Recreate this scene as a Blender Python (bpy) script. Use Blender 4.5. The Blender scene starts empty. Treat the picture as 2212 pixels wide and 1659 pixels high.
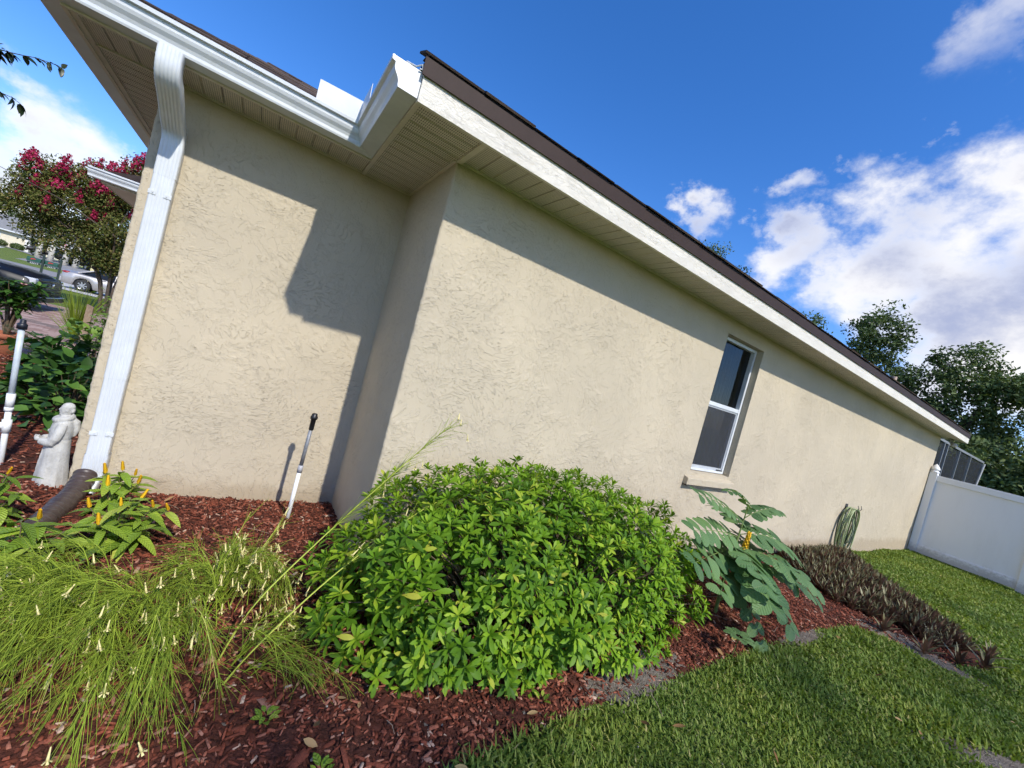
import bpy, bmesh, math, random
import numpy as np
from mathutils import Vector, Matrix, noise

random.seed(7)
RNG = np.random.default_rng(7)
SC = bpy.context.scene
COL = SC.collection

# ------------------------------------------------------------------ camera
CAM_H = 1.38
YAW, PITCH, ROLL = 0.576, -0.0253, 0.2628
fw = Vector((math.sin(YAW)*math.cos(PITCH), math.cos(YAW)*math.cos(PITCH), math.sin(PITCH)))
rt0 = Vector((math.cos(YAW), -math.sin(YAW), 0.0))
up0 = rt0.cross(fw)
rt = rt0*math.cos(ROLL) + up0*math.sin(ROLL)
up = -rt0*math.sin(ROLL) + up0*math.cos(ROLL)
cam_data = bpy.data.cameras.new('camera')
cam_data.sensor_width = 36.0
cam_data.lens = 872.72/2212.0*36.0
cam_data.clip_start = 0.05
cam_data.clip_end = 2000.0
cam = bpy.data.objects.new('camera', cam_data)
COL.objects.link(cam)
m = Matrix((rt, up, -fw)).transposed().to_4x4()
m.translation = Vector((0, 0, CAM_H))
cam.matrix_world = m
SC.camera = cam

# ------------------------------------------------------------------ sun, sky, exposure
SUN_DIR = Vector((0.11, -1.0, 0.90)).normalized()      # towards the sun
sun_data = bpy.data.lights.new('sun', 'SUN')
sun_data.energy = 3.0
sun_data.angle = math.radians(1.0)
sun_data.color = (1.0, 0.955, 0.87)
sun = bpy.data.objects.new('sun', sun_data)
COL.objects.link(sun)
sun.rotation_euler = (-SUN_DIR).to_track_quat('-Z', 'Y').to_euler()
sun.location = SUN_DIR*60

world = bpy.data.worlds.new('World')
SC.world = world
world.use_nodes = True
world.cycles.sampling_method = 'MANUAL'
world.cycles.sample_map_resolution = 256
wt = world.node_tree
wt.nodes.clear()

def WN(t, **k):
    n = wt.nodes.new(t)
    for a, b in k.items():
        setattr(n, a, b)
    return n
def wmath(op, a, b=None, c=None, clamp=False):
    n = WN('ShaderNodeMath', operation=op)
    n.use_clamp = clamp
    for i, q in enumerate((a, b, c)):
        if q is None:
            continue
        if isinstance(q, (int, float)):
            n.inputs[i].default_value = q
        else:
            wt.links.new(q, n.inputs[i])
    return n.outputs[0]

sky = WN('ShaderNodeTexSky', sky_type='NISHITA')
sky.sun_disc = False
sky.sun_elevation = math.asin(SUN_DIR.z)
sky.sun_rotation = math.atan2(SUN_DIR.x, SUN_DIR.y)
sky.air_density = 1.0
sky.dust_density = 0.35
sky.ozone_density = 3.0
sky.altitude = 30
hsv = WN('ShaderNodeHueSaturation')
hsv.inputs['Saturation'].default_value = 1.30
hsv.inputs['Value'].default_value = 1.1
wt.links.new(sky.outputs[0], hsv.inputs['Color'])
tc = WN('ShaderNodeTexCoord')
DIRV = tc.outputs['Generated']
nz = WN('ShaderNodeTexNoise')
nz.inputs['Scale'].default_value = 5.5
nz.inputs['Detail'].default_value = 7.0
nz.inputs['Roughness'].default_value = 0.60
nz.inputs['Distortion'].default_value = 0.0
mp = WN('ShaderNodeMapping')
mp.inputs['Scale'].default_value = (1.0, 1.0, 1.35)
mp.inputs['Location'].default_value = (3.1, 1.7, 0.4)
wt.links.new(DIRV, mp.inputs['Vector'])
wt.links.new(mp.outputs[0], nz.inputs['Vector'])
# cumulus banks: direction, angular size, fullness
CLOUDS = [
 (0.890,0.270,0.368,0.22,.92),(0.910,0.164,0.380,0.25,.98),(0.880,0.150,0.45,0.14,.85),
 (0.835,0.414,0.361,0.10,.80),(0.953,0.125,0.276,0.22,1.0),(0.917,0.262,0.302,0.16,.9),
 (0.737,0.213,0.642,0.10,.58),(0.770,0.185,0.610,0.06,.52),(0.704,0.549,0.451,0.085,.98),(0.762,0.403,0.506,0.07,.72),
 (0.794,0.320,0.517,0.045,.58),(0.793,0.257,0.552,0.035,.62),(0.779,0.472,0.412,0.045,.58),(0.879,0.356,0.318,0.07,.8),
 (-0.331,0.932,0.13,0.15,1.0),(-0.371,0.926,0.06,0.22,1.0),(-0.289,0.949,0.12,0.15,1.0),(-0.225,0.955,0.16,0.09,.9),
 (0.45,0.88,0.10,0.25,.8),(0.10,0.99,0.06,0.2,.8),
 (-0.80,0.45,0.30,0.24,.95),(-0.62,0.3,0.72,0.2,.85),(0.15,-0.62,0.77,0.2,.85),(-0.85,-0.1,0.5,0.26,.9),(0.62,-0.45,0.64,0.22,.85),(-0.90,-0.2,0.35,0.28,.9),(-0.55,-0.72,0.25,0.22,.9),(0.35,-0.85,0.25,0.22,.9),(0.85,-0.40,0.30,0.26,.95),(-0.35,-0.3,0.88,0.14,.7)]
wc = WN('ShaderNodeVectorMath', operation='MULTIPLY_ADD')
wt.links.new(nz.outputs['Color'], wc.inputs[0])
wc.inputs[1].default_value = (.34, .34, .34)
wt.links.new(DIRV, wc.inputs[2])
wsub = WN('ShaderNodeVectorMath', operation='SUBTRACT')
wt.links.new(wc.outputs[0], wsub.inputs[0])
wsub.inputs[1].default_value = (.17, .17, .17)
acc = None
for (x, y, z, r, wgt) in CLOUDS:
    d = WN('ShaderNodeVectorMath', operation='DISTANCE')
    wt.links.new(wsub.outputs[0], d.inputs[0])
    v = Vector((x, y, z)).normalized()
    d.inputs[1].default_value = v
    mr = WN('ShaderNodeMapRange', interpolation_type='SMOOTHSTEP')
    mr.inputs['From Min'].default_value = r*1.25
    mr.inputs['From Max'].default_value = r*0.15
    mr.inputs['To Min'].default_value = 0.0
    mr.inputs['To Max'].default_value = wgt
    wt.links.new(d.outputs['Value'], mr.inputs['Value'])
    acc = mr.outputs[0] if acc is None else wmath('MAXIMUM', acc, mr.outputs[0])
nval = wmath('SUBTRACT', nz.outputs['Fac'], 0.5)
dens0 = wmath('MULTIPLY_ADD', nval, 1.9, acc)
mr = WN('ShaderNodeMapRange', interpolation_type='SMOOTHSTEP')
mr.inputs['From Min'].default_value = 0.34
mr.inputs['From Max'].default_value = 1.10
wt.links.new(dens0, mr.inputs['Value'])
dens = wmath('MULTIPLY', mr.outputs[0], wmath('MINIMUM', wmath('MULTIPLY', acc, 4.0), 1.0))
# thick parts of a cloud are greyer than its thin sunlit rim
nz2 = WN('ShaderNodeTexNoise')
nz2.inputs['Scale'].default_value = 4.0
nz2.inputs['Detail'].default_value = 2.0
wt.links.new(mp.outputs[0], nz2.inputs['Vector'])
thick = WN('ShaderNodeMapRange', interpolation_type='SMOOTHSTEP')
thick.inputs['From Min'].default_value = 0.72
thick.inputs['From Max'].default_value = 1.30
wt.links.new(wmath('MULTIPLY_ADD', wmath('SUBTRACT', nz2.outputs['Fac'], 0.5), 1.3, dens0), thick.inputs['Value'])
ccol = WN('ShaderNodeMix', data_type='RGBA')
ccol.inputs[6].default_value = (4.8, 4.7, 4.6, 1)
ccol.inputs[7].default_value = (1.9, 2.15, 3.1, 1)
wt.links.new(thick.outputs[0], ccol.inputs[0])
mix = WN('ShaderNodeMix', data_type='RGBA')
wt.links.new(dens, mix.inputs[0])
skt = WN('ShaderNodeMix', data_type='RGBA', blend_type='MULTIPLY')
skt.inputs[0].default_value = 1.0
skt.inputs[7].default_value = (.74, .72, .89, 1)
wt.links.new(hsv.outputs[0], skt.inputs[6])
wt.links.new(skt.outputs[2], mix.inputs[6])
wt.links.new(ccol.outputs[2], mix.inputs[7])
bg = WN('ShaderNodeBackground')
bg.inputs['Strength'].default_value = 0.15
wt.links.new(mix.outputs[2], bg.inputs['Color'])
wo = WN('ShaderNodeOutputWorld')
wt.links.new(bg.outputs[0], wo.inputs['Surface'])

SC.view_settings.view_transform = 'Standard'
SC.view_settings.look = 'None'
SC.view_settings.exposure = 0.65
SC.view_settings.gamma = 1.0
SC.view_settings.use_curve_mapping = False
SC.render.engine = 'CYCLES'
SC.cycles.max_bounces = 6
SC.cycles.diffuse_bounces = 3
SC.cycles.glossy_bounces = 2
SC.cycles.transmission_bounces = 3
SC.cycles.transparent_max_bounces = 8
SC.cycles.caustics_reflective = False
SC.cycles.caustics_refractive = False
SC.cycles.use_denoising = True
SC.cycles.adaptive_threshold = 0.03

# ------------------------------------------------------------------ mesh helpers
def link(o, parent=None):
    COL.objects.link(o)
    if parent is not None:
        o.parent = parent
    return o

def root_loc(p):
    while p is not None and p.parent is not None:
        p = p.parent
    return np.array(p.location) if p is not None else np.zeros(3)

def finish(me, mat, smooth):
    if mat is not None:
        for q in (mat if isinstance(mat, (list, tuple)) else [mat]):
            me.materials.append(q)
    if smooth:
        me.polygons.foreach_set('use_smooth', [True]*len(me.polygons))
    me.update()

def mesh_of(name, V, F, mat=None, smooth=False, mi=None, rnd=None):
    me = bpy.data.meshes.new(name)
    V = np.asarray(V, dtype=np.float32).reshape(-1, 3)
    if isinstance(F, np.ndarray):
        n, k = F.shape
        me.vertices.add(len(V)); me.vertices.foreach_set('co', V.ravel())
        me.loops.add(n*k); me.loops.foreach_set('vertex_index', F.astype(np.int32).ravel())
        me.polygons.add(n)
        me.polygons.foreach_set('loop_start', np.arange(0, n*k, k, dtype=np.int32))
        me.polygons.foreach_set('loop_total', np.full(n, k, dtype=np.int32))
        me.update(calc_edges=True)
    else:
        me.from_pydata(V.tolist(), [], F)
    if mi is not None:
        me.polygons.foreach_set('material_index', np.asarray(mi, dtype=np.int32))
    if rnd is not None:
        a = me.attributes.new('rnd', 'FLOAT', 'POINT')
        a.data.foreach_set('value', np.asarray(rnd, dtype=np.float32))
    finish(me, mat, smooth)
    return me

def mk(name, V, F, mat=None, parent=None, smooth=False, mi=None, rnd=None, local=False):
    V = np.asarray(V, dtype=np.float64).reshape(-1, 3)
    if parent is not None and not local:
        V = V - root_loc(parent)
    o = bpy.data.objects.new(name, mesh_of(name, V, F, mat, smooth, mi, rnd))
    return link(o, parent)

def put(name, me, parent=None, M=None):
    o = bpy.data.objects.new(name, me)
    link(o, parent)
    if M is not None:
        o.matrix_local = M
    return o

def tag(o, label, cat, group=None, kind=None):
    o['label'] = label
    if cat:
        o['category'] = cat
    if group:
        o['group'] = group
    if kind:
        o['kind'] = kind
    return o

def struct(o, label=None):
    o['kind'] = 'structure'
    if label:
        o['label'] = label
    return o

def thing(name, loc, label, cat, group=None, rz=0.0):
    o = bpy.data.objects.new(name, None)
    o.empty_display_size = 0.1
    COL.objects.link(o)
    o.location = loc
    o.rotation_euler = (0, 0, rz)
    return tag(o, label, cat, group)

class MB:
    def __init__(s):
        s.v = []; s.f = []; s.mi = []
    def add(s, V, F, mi=0):
        b = len(s.v)
        s.v += [tuple(map(float, p)) for p in V]
        s.f += [tuple(b+i for i in f) for f in F]
        s.mi += [mi]*len(F)
        return s
    def box(s, a, b, mi=0):
        x0, y0, z0 = a; x1, y1, z1 = b
        V = [(x0,y0,z0),(x1,y0,z0),(x1,y1,z0),(x0,y1,z0),(x0,y0,z1),(x1,y0,z1),(x1,y1,z1),(x0,y1,z1)]
        F = [(0,3,2,1),(4,5,6,7),(0,1,5,4),(1,2,6,5),(2,3,7,6),(3,0,4,7)]
        return s.add(V, F, mi)
    def obox(s, c, ex, ey, ez, mi=0):
        c = Vector(c); ex = Vector(ex); ey = Vector(ey); ez = Vector(ez)
        V = [c+ex*i+ey*j+ez*k for k in (-1, 1) for i, j in ((-1,-1),(1,-1),(1,1),(-1,1))]
        F = [(0,3,2,1),(4,5,6,7),(0,1,5,4),(1,2,6,5),(2,3,7,6),(3,0,4,7)]
        return s.add(V, F, mi)
    def quad(s, a, b, c, d, mi=0):
        return s.add([a, b, c, d], [(0,1,2,3)], mi)
    def tube(s, path, rad, n=6, caps=True, mi=0, prof=None):
        P = [Vector(p) for p in path]
        if isinstance(rad, (int, float)):
            rad = [rad]*len(P)
        V = []; F = []
        T0 = (P[1]-P[0]).normalized()
        ref = Vector((0, 0, 1)) if abs(T0.z) < 0.9 else Vector((1, 0, 0))
        U = T0.cross(ref).normalized()
        for i, p in enumerate(P):
            T = (P[min(i+1, len(P)-1)]-P[max(i-1, 0)])
            if T.length < 1e-9:
                T = T0.copy()
            T.normalize()
            U = (U - T*U.dot(T))
            if U.length < 1e-6:
                U = T.orthogonal()
            U.normalize()
            W = T.cross(U)
            for k in range(n):
                if prof is None:
                    a = 2*math.pi*k/n
                    V.append(p+(U*math.cos(a)+W*math.sin(a))*rad[i])
                else:
                    V.append(p+(U*prof[k][0]+W*prof[k][1])*rad[i])
        for i in range(len(P)-1):
            for k in range(n):
                F.append((i*n+k, i*n+(k+1) % n, (i+1)*n+(k+1) % n, (i+1)*n+k))
        if caps:
            F.append(tuple(range(n-1, -1, -1)))
            F.append(tuple((len(P)-1)*n+k for k in range(n)))
        return s.add(V, F, mi)
    def lathe(s, prof, c=(0,0,0), n=16, mi=0, sq=False):
        V = []; F = []
        for r, z in prof:
            for k in range(n):
                a = 2*math.pi*(k+.5)/n
                q = 1.0
                if sq:
                    q = 1/max(abs(math.cos(a)), abs(math.sin(a)))
                V.append((c[0]+r*q*math.cos(a), c[1]+r*q*math.sin(a), c[2]+z))
        for i in range(len(prof)-1):
            for k in range(n):
                F.append((i*n+k, i*n+(k+1) % n, (i+1)*n+(k+1) % n, (i+1)*n+k))
        F.append(tuple(range(n-1, -1, -1)))
        F.append(tuple((len(prof)-1)*n+k for k in range(n)))
        return s.add(V, F, mi)
    def loft(s, rings, caps=True, mi=0, closed=True):
        n = len(rings[0]); V = [p for r in rings for p in r]; F = []
        for i in range(len(rings)-1):
            for k in range(n if closed else n-1):
                F.append((i*n+k, i*n+(k+1) % n, (i+1)*n+(k+1) % n, (i+1)*n+k))
        if caps and closed:
            F.append(tuple(range(n-1, -1, -1)))
            F.append(tuple((len(rings)-1)*n+k for k in range(n)))
        return s.add(V, F, mi)
    def build(s, name, mat, parent=None, smooth=False, local=False):
        return mk(name, s.v, s.f, mat, parent, smooth, s.mi if isinstance(mat, (list, tuple)) else None, local=local)
    def mesh(s, name, mat, smooth=False):
        return mesh_of(name, s.v, s.f, mat, smooth, s.mi if isinstance(mat, (list, tuple)) else None)

def bevel(o, w=0.004, seg=2):
    b = o.modifiers.new('bevel', 'BEVEL'); b.width = w; b.segments = seg; b.limit_method = 'ANGLE'
    b.angle_limit = math.radians(35)
    return o

def scatter(tv, tf, R, T, rnd):
    """template verts (n,3), faces (m,k); R (N,3,3) T (N,3) -> merged arrays"""
    tv = np.asarray(tv, float); tf = np.asarray(tf, int)
    V = np.einsum('nij,vj->nvi', R, tv)+T[:, None, :]
    F = (tf[None]+(np.arange(len(T))*len(tv))[:, None, None]).reshape(-1, tf.shape[1])
    return V.reshape(-1, 3), F, np.repeat(rnd, len(tv))

def rot_from(xa, za):
    """rows of unit x axes and approx z axes -> (N,3,3) columns x,y,z"""
    xa = xa/np.linalg.norm(xa, axis=1, keepdims=True)
    ya = np.cross(za, xa); ya /= np.maximum(np.linalg.norm(ya, axis=1, keepdims=True), 1e-9)
    za = np.cross(xa, ya)
    return np.stack([xa, ya, za], axis=2)

def leaf_tpl(L=1.0, W=0.35, seg=4, fold=0.25, droop=0.3, peak=0.5, tip=0.0, wavy=0.0, stalk=0.0):
    """leaf along +X, normal +Z, quads each side of a midrib"""
    V = []; F = []
    for i in range(seg+1):
        t = i/seg
        w = W*0.5*(math.sin(math.pi*min(1, max(0, t))**(math.log(0.5)/math.log(peak))))**0.75 if 0 < t < 1 else 0.0
        w = max(w, 0.012*W if t < 1 else tip*W*0.5)
        x = stalk+t*L
        z = -droop*L*t*t
        zz = z+fold*w+(wavy*W*math.sin(i*2.1) if 0 < t < 1 else 0)
        V += [(x, w, zz), (x, 0, z), (x, -w, zz)]
    for i in range(seg):
        a = i*3
        F += [(a, a+1, a+4, a+3), (a+1, a+2, a+5, a+4)]
    return np.array(V), np.array(F)

def sstep(a, b, x):
    t = np.clip((x-a)/(b-a), 0, 1)
    return t*t*(3-2*t)

# ------------------------------------------------------------------ materials
class NT:
    def __init__(s, name):
        s.m = bpy.data.materials.new(name); s.m.use_nodes = True
        s.t = s.m.node_tree; s.t.nodes.clear()
        s.out = s.n('ShaderNodeOutputMaterial')
    def n(s, ty, **k):
        q = s.t.nodes.new(ty)
        for a, b in k.items():
            setattr(q, a, b)
        return q
    def l(s, a, b):
        s.t.links.new(a, b)
    def setin(s, sock, v):
        if v is None:
            return
        if isinstance(v, bpy.types.NodeSocket):
            s.l(v, sock)
        else:
            if isinstance(v, tuple) and len(v) == 3 and sock.type == 'RGBA':
                v = v+(1,)
            sock.default_value = v
    def math(s, op, a, b=None, c=None, clamp=False):
        q = s.n('ShaderNodeMath', operation=op); q.use_clamp = clamp
        for i, v in enumerate((a, b, c)):
            s.setin(q.inputs[i], v)
        return q.outputs[0]
    def coord(s, kind='Object', scale=(1,1,1), loc=(0,0,0), rot=(0,0,0)):
        c = s.n('ShaderNodeTexCoord'); mpn = s.n('ShaderNodeMapping')
        mpn.inputs['Scale'].default_value = scale; mpn.inputs['Location'].default_value = loc
        mpn.inputs['Rotation'].default_value = rot
        s.l(c.outputs[kind], mpn.inputs[0])
        return mpn.outputs[0]
    def pos(s, scale=(1,1,1)):
        g = s.n('ShaderNodeNewGeometry'); mpn = s.n('ShaderNodeMapping')
        mpn.inputs['Scale'].default_value = scale
        s.l(g.outputs['Position'], mpn.inputs[0])
        return mpn.outputs[0]
    def noise(s, vec, scale, detail=3, rough=.5, dist=0.0, out='Fac'):
        q = s.n('ShaderNodeTexNoise')
        s.l(vec, q.inputs['Vector'])
        q.inputs['Scale'].default_value = scale; q.inputs['Detail'].default_value = detail
        q.inputs['Roughness'].default_value = rough; q.inputs['Distortion'].default_value = dist
        return q.outputs[out]
    def ramp(s, fac, stops, interp='LINEAR'):
        q = s.n('ShaderNodeValToRGB'); s.setin(q.inputs[0], fac)
        e = q.color_ramp; e.interpolation = interp
        while len(e.elements) > 1:
            e.elements.remove(e.elements[-1])
        e.elements[0].position = stops[0][0]; e.elements[0].color = tuple(stops[0][1])+(1,)
        for p, c in stops[1:]:
            el = e.elements.new(p); el.color = tuple(c)+(1,)
        return q.outputs[0]
    def mr(s, v, a, b, c=0, d=1, smooth=True):
        q = s.n('ShaderNodeMapRange', interpolation_type='SMOOTHSTEP' if smooth else 'LINEAR')
        s.setin(q.inputs[0], v)
        for i, u in enumerate((a, b, c, d)):
            q.inputs[i+1].default_value = u
        return q.outputs[0]
    def mix(s, f, a, b, blend='MIX'):
        q = s.n('ShaderNodeMix', data_type='RGBA', blend_type=blend)
        s.setin(q.inputs[0], f); s.setin(q.inputs[6], a); s.setin(q.inputs[7], b)
        return q.outputs[2]
    def bump(s, h, dist=0.01, strength=1.0, normal=None):
        q = s.n('ShaderNodeBump'); q.inputs['Strength'].default_value = strength
        q.inputs['Distance'].default_value = dist
        s.l(h, q.inputs['Height'])
        if normal is not None:
            s.l(normal, q.inputs['Normal'])
        return q.outputs[0]
    def pbr(s, col, rough=.6, metal=0.0, normal=None, spec=None, coat=None, transl=0.0, tcol=None, alpha=None):
        q = s.n('ShaderNodeBsdfPrincipled')
        s.setin(q.inputs['Base Color'], col); s.setin(q.inputs['Roughness'], rough)
        s.setin(q.inputs['Metallic'], metal)
        if spec is not None:
            s.setin(q.inputs['Specular IOR Level'], spec)
        if coat is not None:
            s.setin(q.inputs['Coat Weight'], coat); q.inputs['Coat Roughness'].default_value = .05
        if alpha is not None:
            s.setin(q.inputs['Alpha'], alpha)
        if normal is not None:
            s.l(normal, q.inputs['Normal'])
        o = q.outputs[0]
        if transl:
            tr = s.n('ShaderNodeBsdfTranslucent'); s.setin(tr.inputs[0], tcol if tcol is not None else col)
            if normal is not None:
                s.l(normal, tr.inputs['Normal'])
            mx = s.n('ShaderNodeMixShader'); mx.inputs[0].default_value = transl
            s.l(o, mx.inputs[1]); s.l(tr.outputs[0], mx.inputs[2]); o = mx.outputs[0]
        s.l(o, s.out.inputs[0])
        return s.m
    def rnd(s):
        """per-leaf value: mesh attribute + object random, wrapped to 0..1"""
        a = s.n('ShaderNodeAttribute'); a.attribute_name = 'rnd'
        oi = s.n('ShaderNodeObjectInfo')
        return s.math('FRACT', s.math('ADD', a.outputs['Fac'], oi.outputs['Random']))

def m_plain(name, col, rough=.5, metal=0, spec=None, var=.08, scale=30, bump=0.0, coat=None):
    t = NT(name); v = t.coord()
    n = t.noise(v, scale, 4, .6)
    c = t.mix(t.mr(n, .3, .7), tuple(x*(1-var) for x in col), tuple(min(1, x*(1+var)) for x in col))
    nb = t.bump(n, bump) if bump else None
    return t.pbr(c, rough, metal, nb, spec, coat)

def m_stucco(name, col):
    t = NT(name); g = t.n('ShaderNodeNewGeometry'); p = g.outputs['Position']
    # skip-trowel: meandering step edges of smeared plaster
    wv = t.n('ShaderNodeTexNoise'); t.l(p, wv.inputs['Vector']); wv.inputs['Scale'].default_value = 1.7
    wv.inputs['Detail'].default_value = 2
    off = t.n('ShaderNodeVectorMath', operation='SCALE'); t.l(wv.outputs['Color'], off.inputs[0]); off.inputs['Scale'].default_value = 0.55
    add = t.n('ShaderNodeVectorMath', operation='ADD'); t.l(p, add.inputs[0]); t.l(off.outputs[0], add.inputs[1])
    mp1 = t.n('ShaderNodeMapping'); mp1.inputs['Scale'].default_value = (1.0, 1.0, 2.6); t.l(add.outputs[0], mp1.inputs[0])
    n1 = t.noise(mp1.outputs[0], 8.5, 5, .62)
    tt = t.math('MULTIPLY', n1, 7.0)
    fr = t.math('FRACT', tt)
    st = t.math('ADD', t.math('FLOOR', tt), t.mr(fr, 0.0, .07))
    # some areas are trowelled nearly smooth
    area = t.mr(t.noise(p, 2.6, 5, .68), .44, .60, .0, 1)
    mp2 = t.n('ShaderNodeMapping'); mp2.inputs['Scale'].default_value = (1.9, 1.9, 1.2); mp2.inputs['Rotation'].default_value = (0, .6, 0)
    t.l(add.outputs[0], mp2.inputs[0])
    n2 = t.noise(mp2.outputs[0], 9.0, 5, .64)
    t2 = t.math('MULTIPLY', n2, 4.0)
    s2 = t.math('ADD', t.math('FLOOR', t2), t.mr(t.math('FRACT', t2), 0.0, .07))
    gr1 = t.mr(t.math('ABSOLUTE', t.math('SUBTRACT', fr, .03)), 0.0, .05, -.7, 0)
    st = t.math('ADD', t.math('MULTIPLY', st, .75), gr1)
    hgt = t.math('ADD', t.math('MULTIPLY', st, area), t.math('MULTIPLY', s2, t.math('MULTIPLY', t.math('SUBTRACT', 1.05, area), .55)))
    fine = t.noise(p, 160, 3, .7)
    hgt = t.math('ADD', hgt, t.math('MULTIPLY', fine, .30))
    nb = t.bump(hgt, 0.0021, 1.0)
    big = t.noise(p, 1.1, 4, .6)
    c = t.mix(t.mr(big, .3, .75), tuple(x*.92 for x in col), (col[0]*1.05, col[1]*1.045, col[2]*1.03))
    grime = t.mr(t.noise(t.pos((1.6, 1.6, .5)), 2.6, 5, .7), .56, .74, 0, .16)
    c = t.mix(grime, c, (col[0]*.72, col[1]*.69, col[2]*.66))
    # splash dirt near the ground
    sep = t.n('ShaderNodeSeparateXYZ'); t.l(p, sep.inputs[0])
    low = t.mr(t.math('ADD', sep.outputs['Z'], t.math('MULTIPLY', t.noise(p, 6, 4, .6), .22)), .25, .11, 0, .42)
    c = t.mix(low, c, (col[0]*.55, col[1]*.46, col[2]*.38))
    return t.pbr(c, .85, 0, nb, .25)

def m_woodgrain(name, col):
    t = NT(name); p = t.pos((1.0, 1.0, 7.0))
    n = t.noise(p, 3.4, 3, .55, .4)
    tt = t.math('MULTIPLY', n, 26.0)
    fr = t.math('ABSOLUTE', t.math('SUBTRACT', t.math('FRACT', tt), .5))
    nb = t.bump(t.mr(fr, 0, .14), .0010, 1.0)
    return t.pbr(t.mix(t.mr(t.noise(t.pos(), 3, 3), .3, .7), col, tuple(x*.93 for x in col)), .55, 0, nb, .4)

def m_soffit(name, col, axis, slot):
    """vented vinyl: rows of punched holes between plain ribs; axis = direction across the ribs"""
    t = NT(name); p = t.pos(); sep = t.n('ShaderNodeSeparateXYZ'); t.l(p, sep.inputs[0])
    u = sep.outputs['X' if axis == 'x' else 'Y']; w = sep.outputs['Y' if axis == 'x' else 'X']
    if slot:
        a = t.math('ABSOLUTE', t.math('SUBTRACT', t.math('FRACT', t.math('MULTIPLY', u, 1/.0254)), .5))
        b = t.math('ABSOLUTE', t.math('SUBTRACT', t.math('FRACT', t.math('MULTIPLY', w, 1/.0115)), .5))
        hole = t.math('MULTIPLY', t.mr(a, .36, .30), t.mr(b, .30, .20))
    else:
        a = t.math('ABSOLUTE', t.math('SUBTRACT', t.math('FRACT', t.math('MULTIPLY', u, 1/.0115)), .5))
        b = t.math('ABSOLUTE', t.math('SUBTRACT', t.math('FRACT', t.math('MULTIPLY', w, 1/.0115)), .5))
        hole = t.math('MULTIPLY', t.mr(a, .30, .22), t.mr(b, .30, .22))
    c = t.mix(t.math('MULTIPLY', hole, .85), col, tuple(x*.18 for x in col))
    return t.pbr(c, .5, 0, None, .35)

def m_leaf(name, stops, rough=.42, transl=.28, spec=.45, scale=0):
    t = NT(name)
    r = t.rnd()
    c = t.ramp(r, stops)
    if scale:
        c = t.mix(t.mr(t.noise(t.pos(), scale, 2), .35, .7, 0, .45), c, t.mix(.5, c, tuple(x*.5 for x in stops[0][1])))
    tcol = t.mix(1.0, c, (1.0, 1.0, .45), 'MULTIPLY')
    return t.pbr(c, rough, 0, None, spec, None, transl, tcol)

# ------------------------------------------------------------------ terrain
XA, XB, XE = -0.749, 0.798, 13.467          # wall ends
YA, YB = 3.401, 2.4705                      # set-back wall, main wall
ZS = 2.55                                   # soffit height

def gz(x, y):
    x = np.asarray(x, float); y = np.asarray(y, float)
    z = -0.04 - 0.0125*np.clip(x-1.0, 0, 13) - 0.42*sstep(4.0, 16.0, y) + 0.42*sstep(50.0, 95.0, y) - 0.035*sstep(1.9, 0.4, y)
    z = z + 0.012*np.sin(x*2.3+y*1.1)*np.cos(y*1.9-x*.7)*sstep(60, 20, np.abs(x)+np.abs(y))
    return z
def G(x, y):
    return float(gz(x, y))

BED = np.array([(-6,.9),(-1,.98),(.4,1.04),(.85,1.10),(1.15,1.12),(1.73,1.16),(2.34,1.18),(3.2,1.17),(3.91,1.21),(4.6,1.22),(5.1,1.12),(5.45,.86),(5.7,.60),(6.1,.40),
                (6.5,.42),(6.95,.62),(7.15,.95),(7.6,1.35),(8.2,1.75),(8.9,2.2),(9.35,2.47),(9.5,2.6),(.9,2.6),(.9,3.5),(-.6,3.5),(-.6,9),(-2.3,9.0),(-2.55,8.25),(-6,7.6)])
def inside(poly, x, y):
    x = np.asarray(x, float); y = np.asarray(y, float)
    r = np.zeros(x.shape, bool); n = len(poly)
    for i in range(n):
        x0, y0 = poly[i]; x1, y1 = poly[(i+1) % n]
        c = ((y0 > y) != (y1 > y)) & (x < (x1-x0)*(y-y0)/(y1-y0+1e-12)+x0)
        r ^= c
    return r
def pdist(poly, x, y):
    d = np.full(np.shape(x), 1e9); n = len(poly)
    for i in range(n):
        a = poly[i]; b = poly[(i+1) % n]; ab = b-a
        t = np.clip(((x-a[0])*ab[0]+(y-a[1])*ab[1])/(ab@ab), 0, 1)
        d = np.minimum(d, np.hypot(x-a[0]-t*ab[0], y-a[1]-t*ab[1]))
    return d
SOIL = [(2.10,1.265,.52,.16,.06),(5.58,.72,.62,.26,-1.25),(4.22,.02,.70,.20,-.75),(0.60,1.04,.4,.10,.1),(4.2,1.20,.5,.09,0.0)]
def soil_at(x, y):
    v = np.zeros(np.shape(x))
    for cx, cy, rx, ry, a in SOIL:
        dx = x-cx; dy = y-cy
        u = (dx*math.cos(a)+dy*math.sin(a))/rx; w = (-dx*math.sin(a)+dy*math.cos(a))/ry
        v = np.maximum(v, 1-np.hypot(u, w))
    return v

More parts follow.
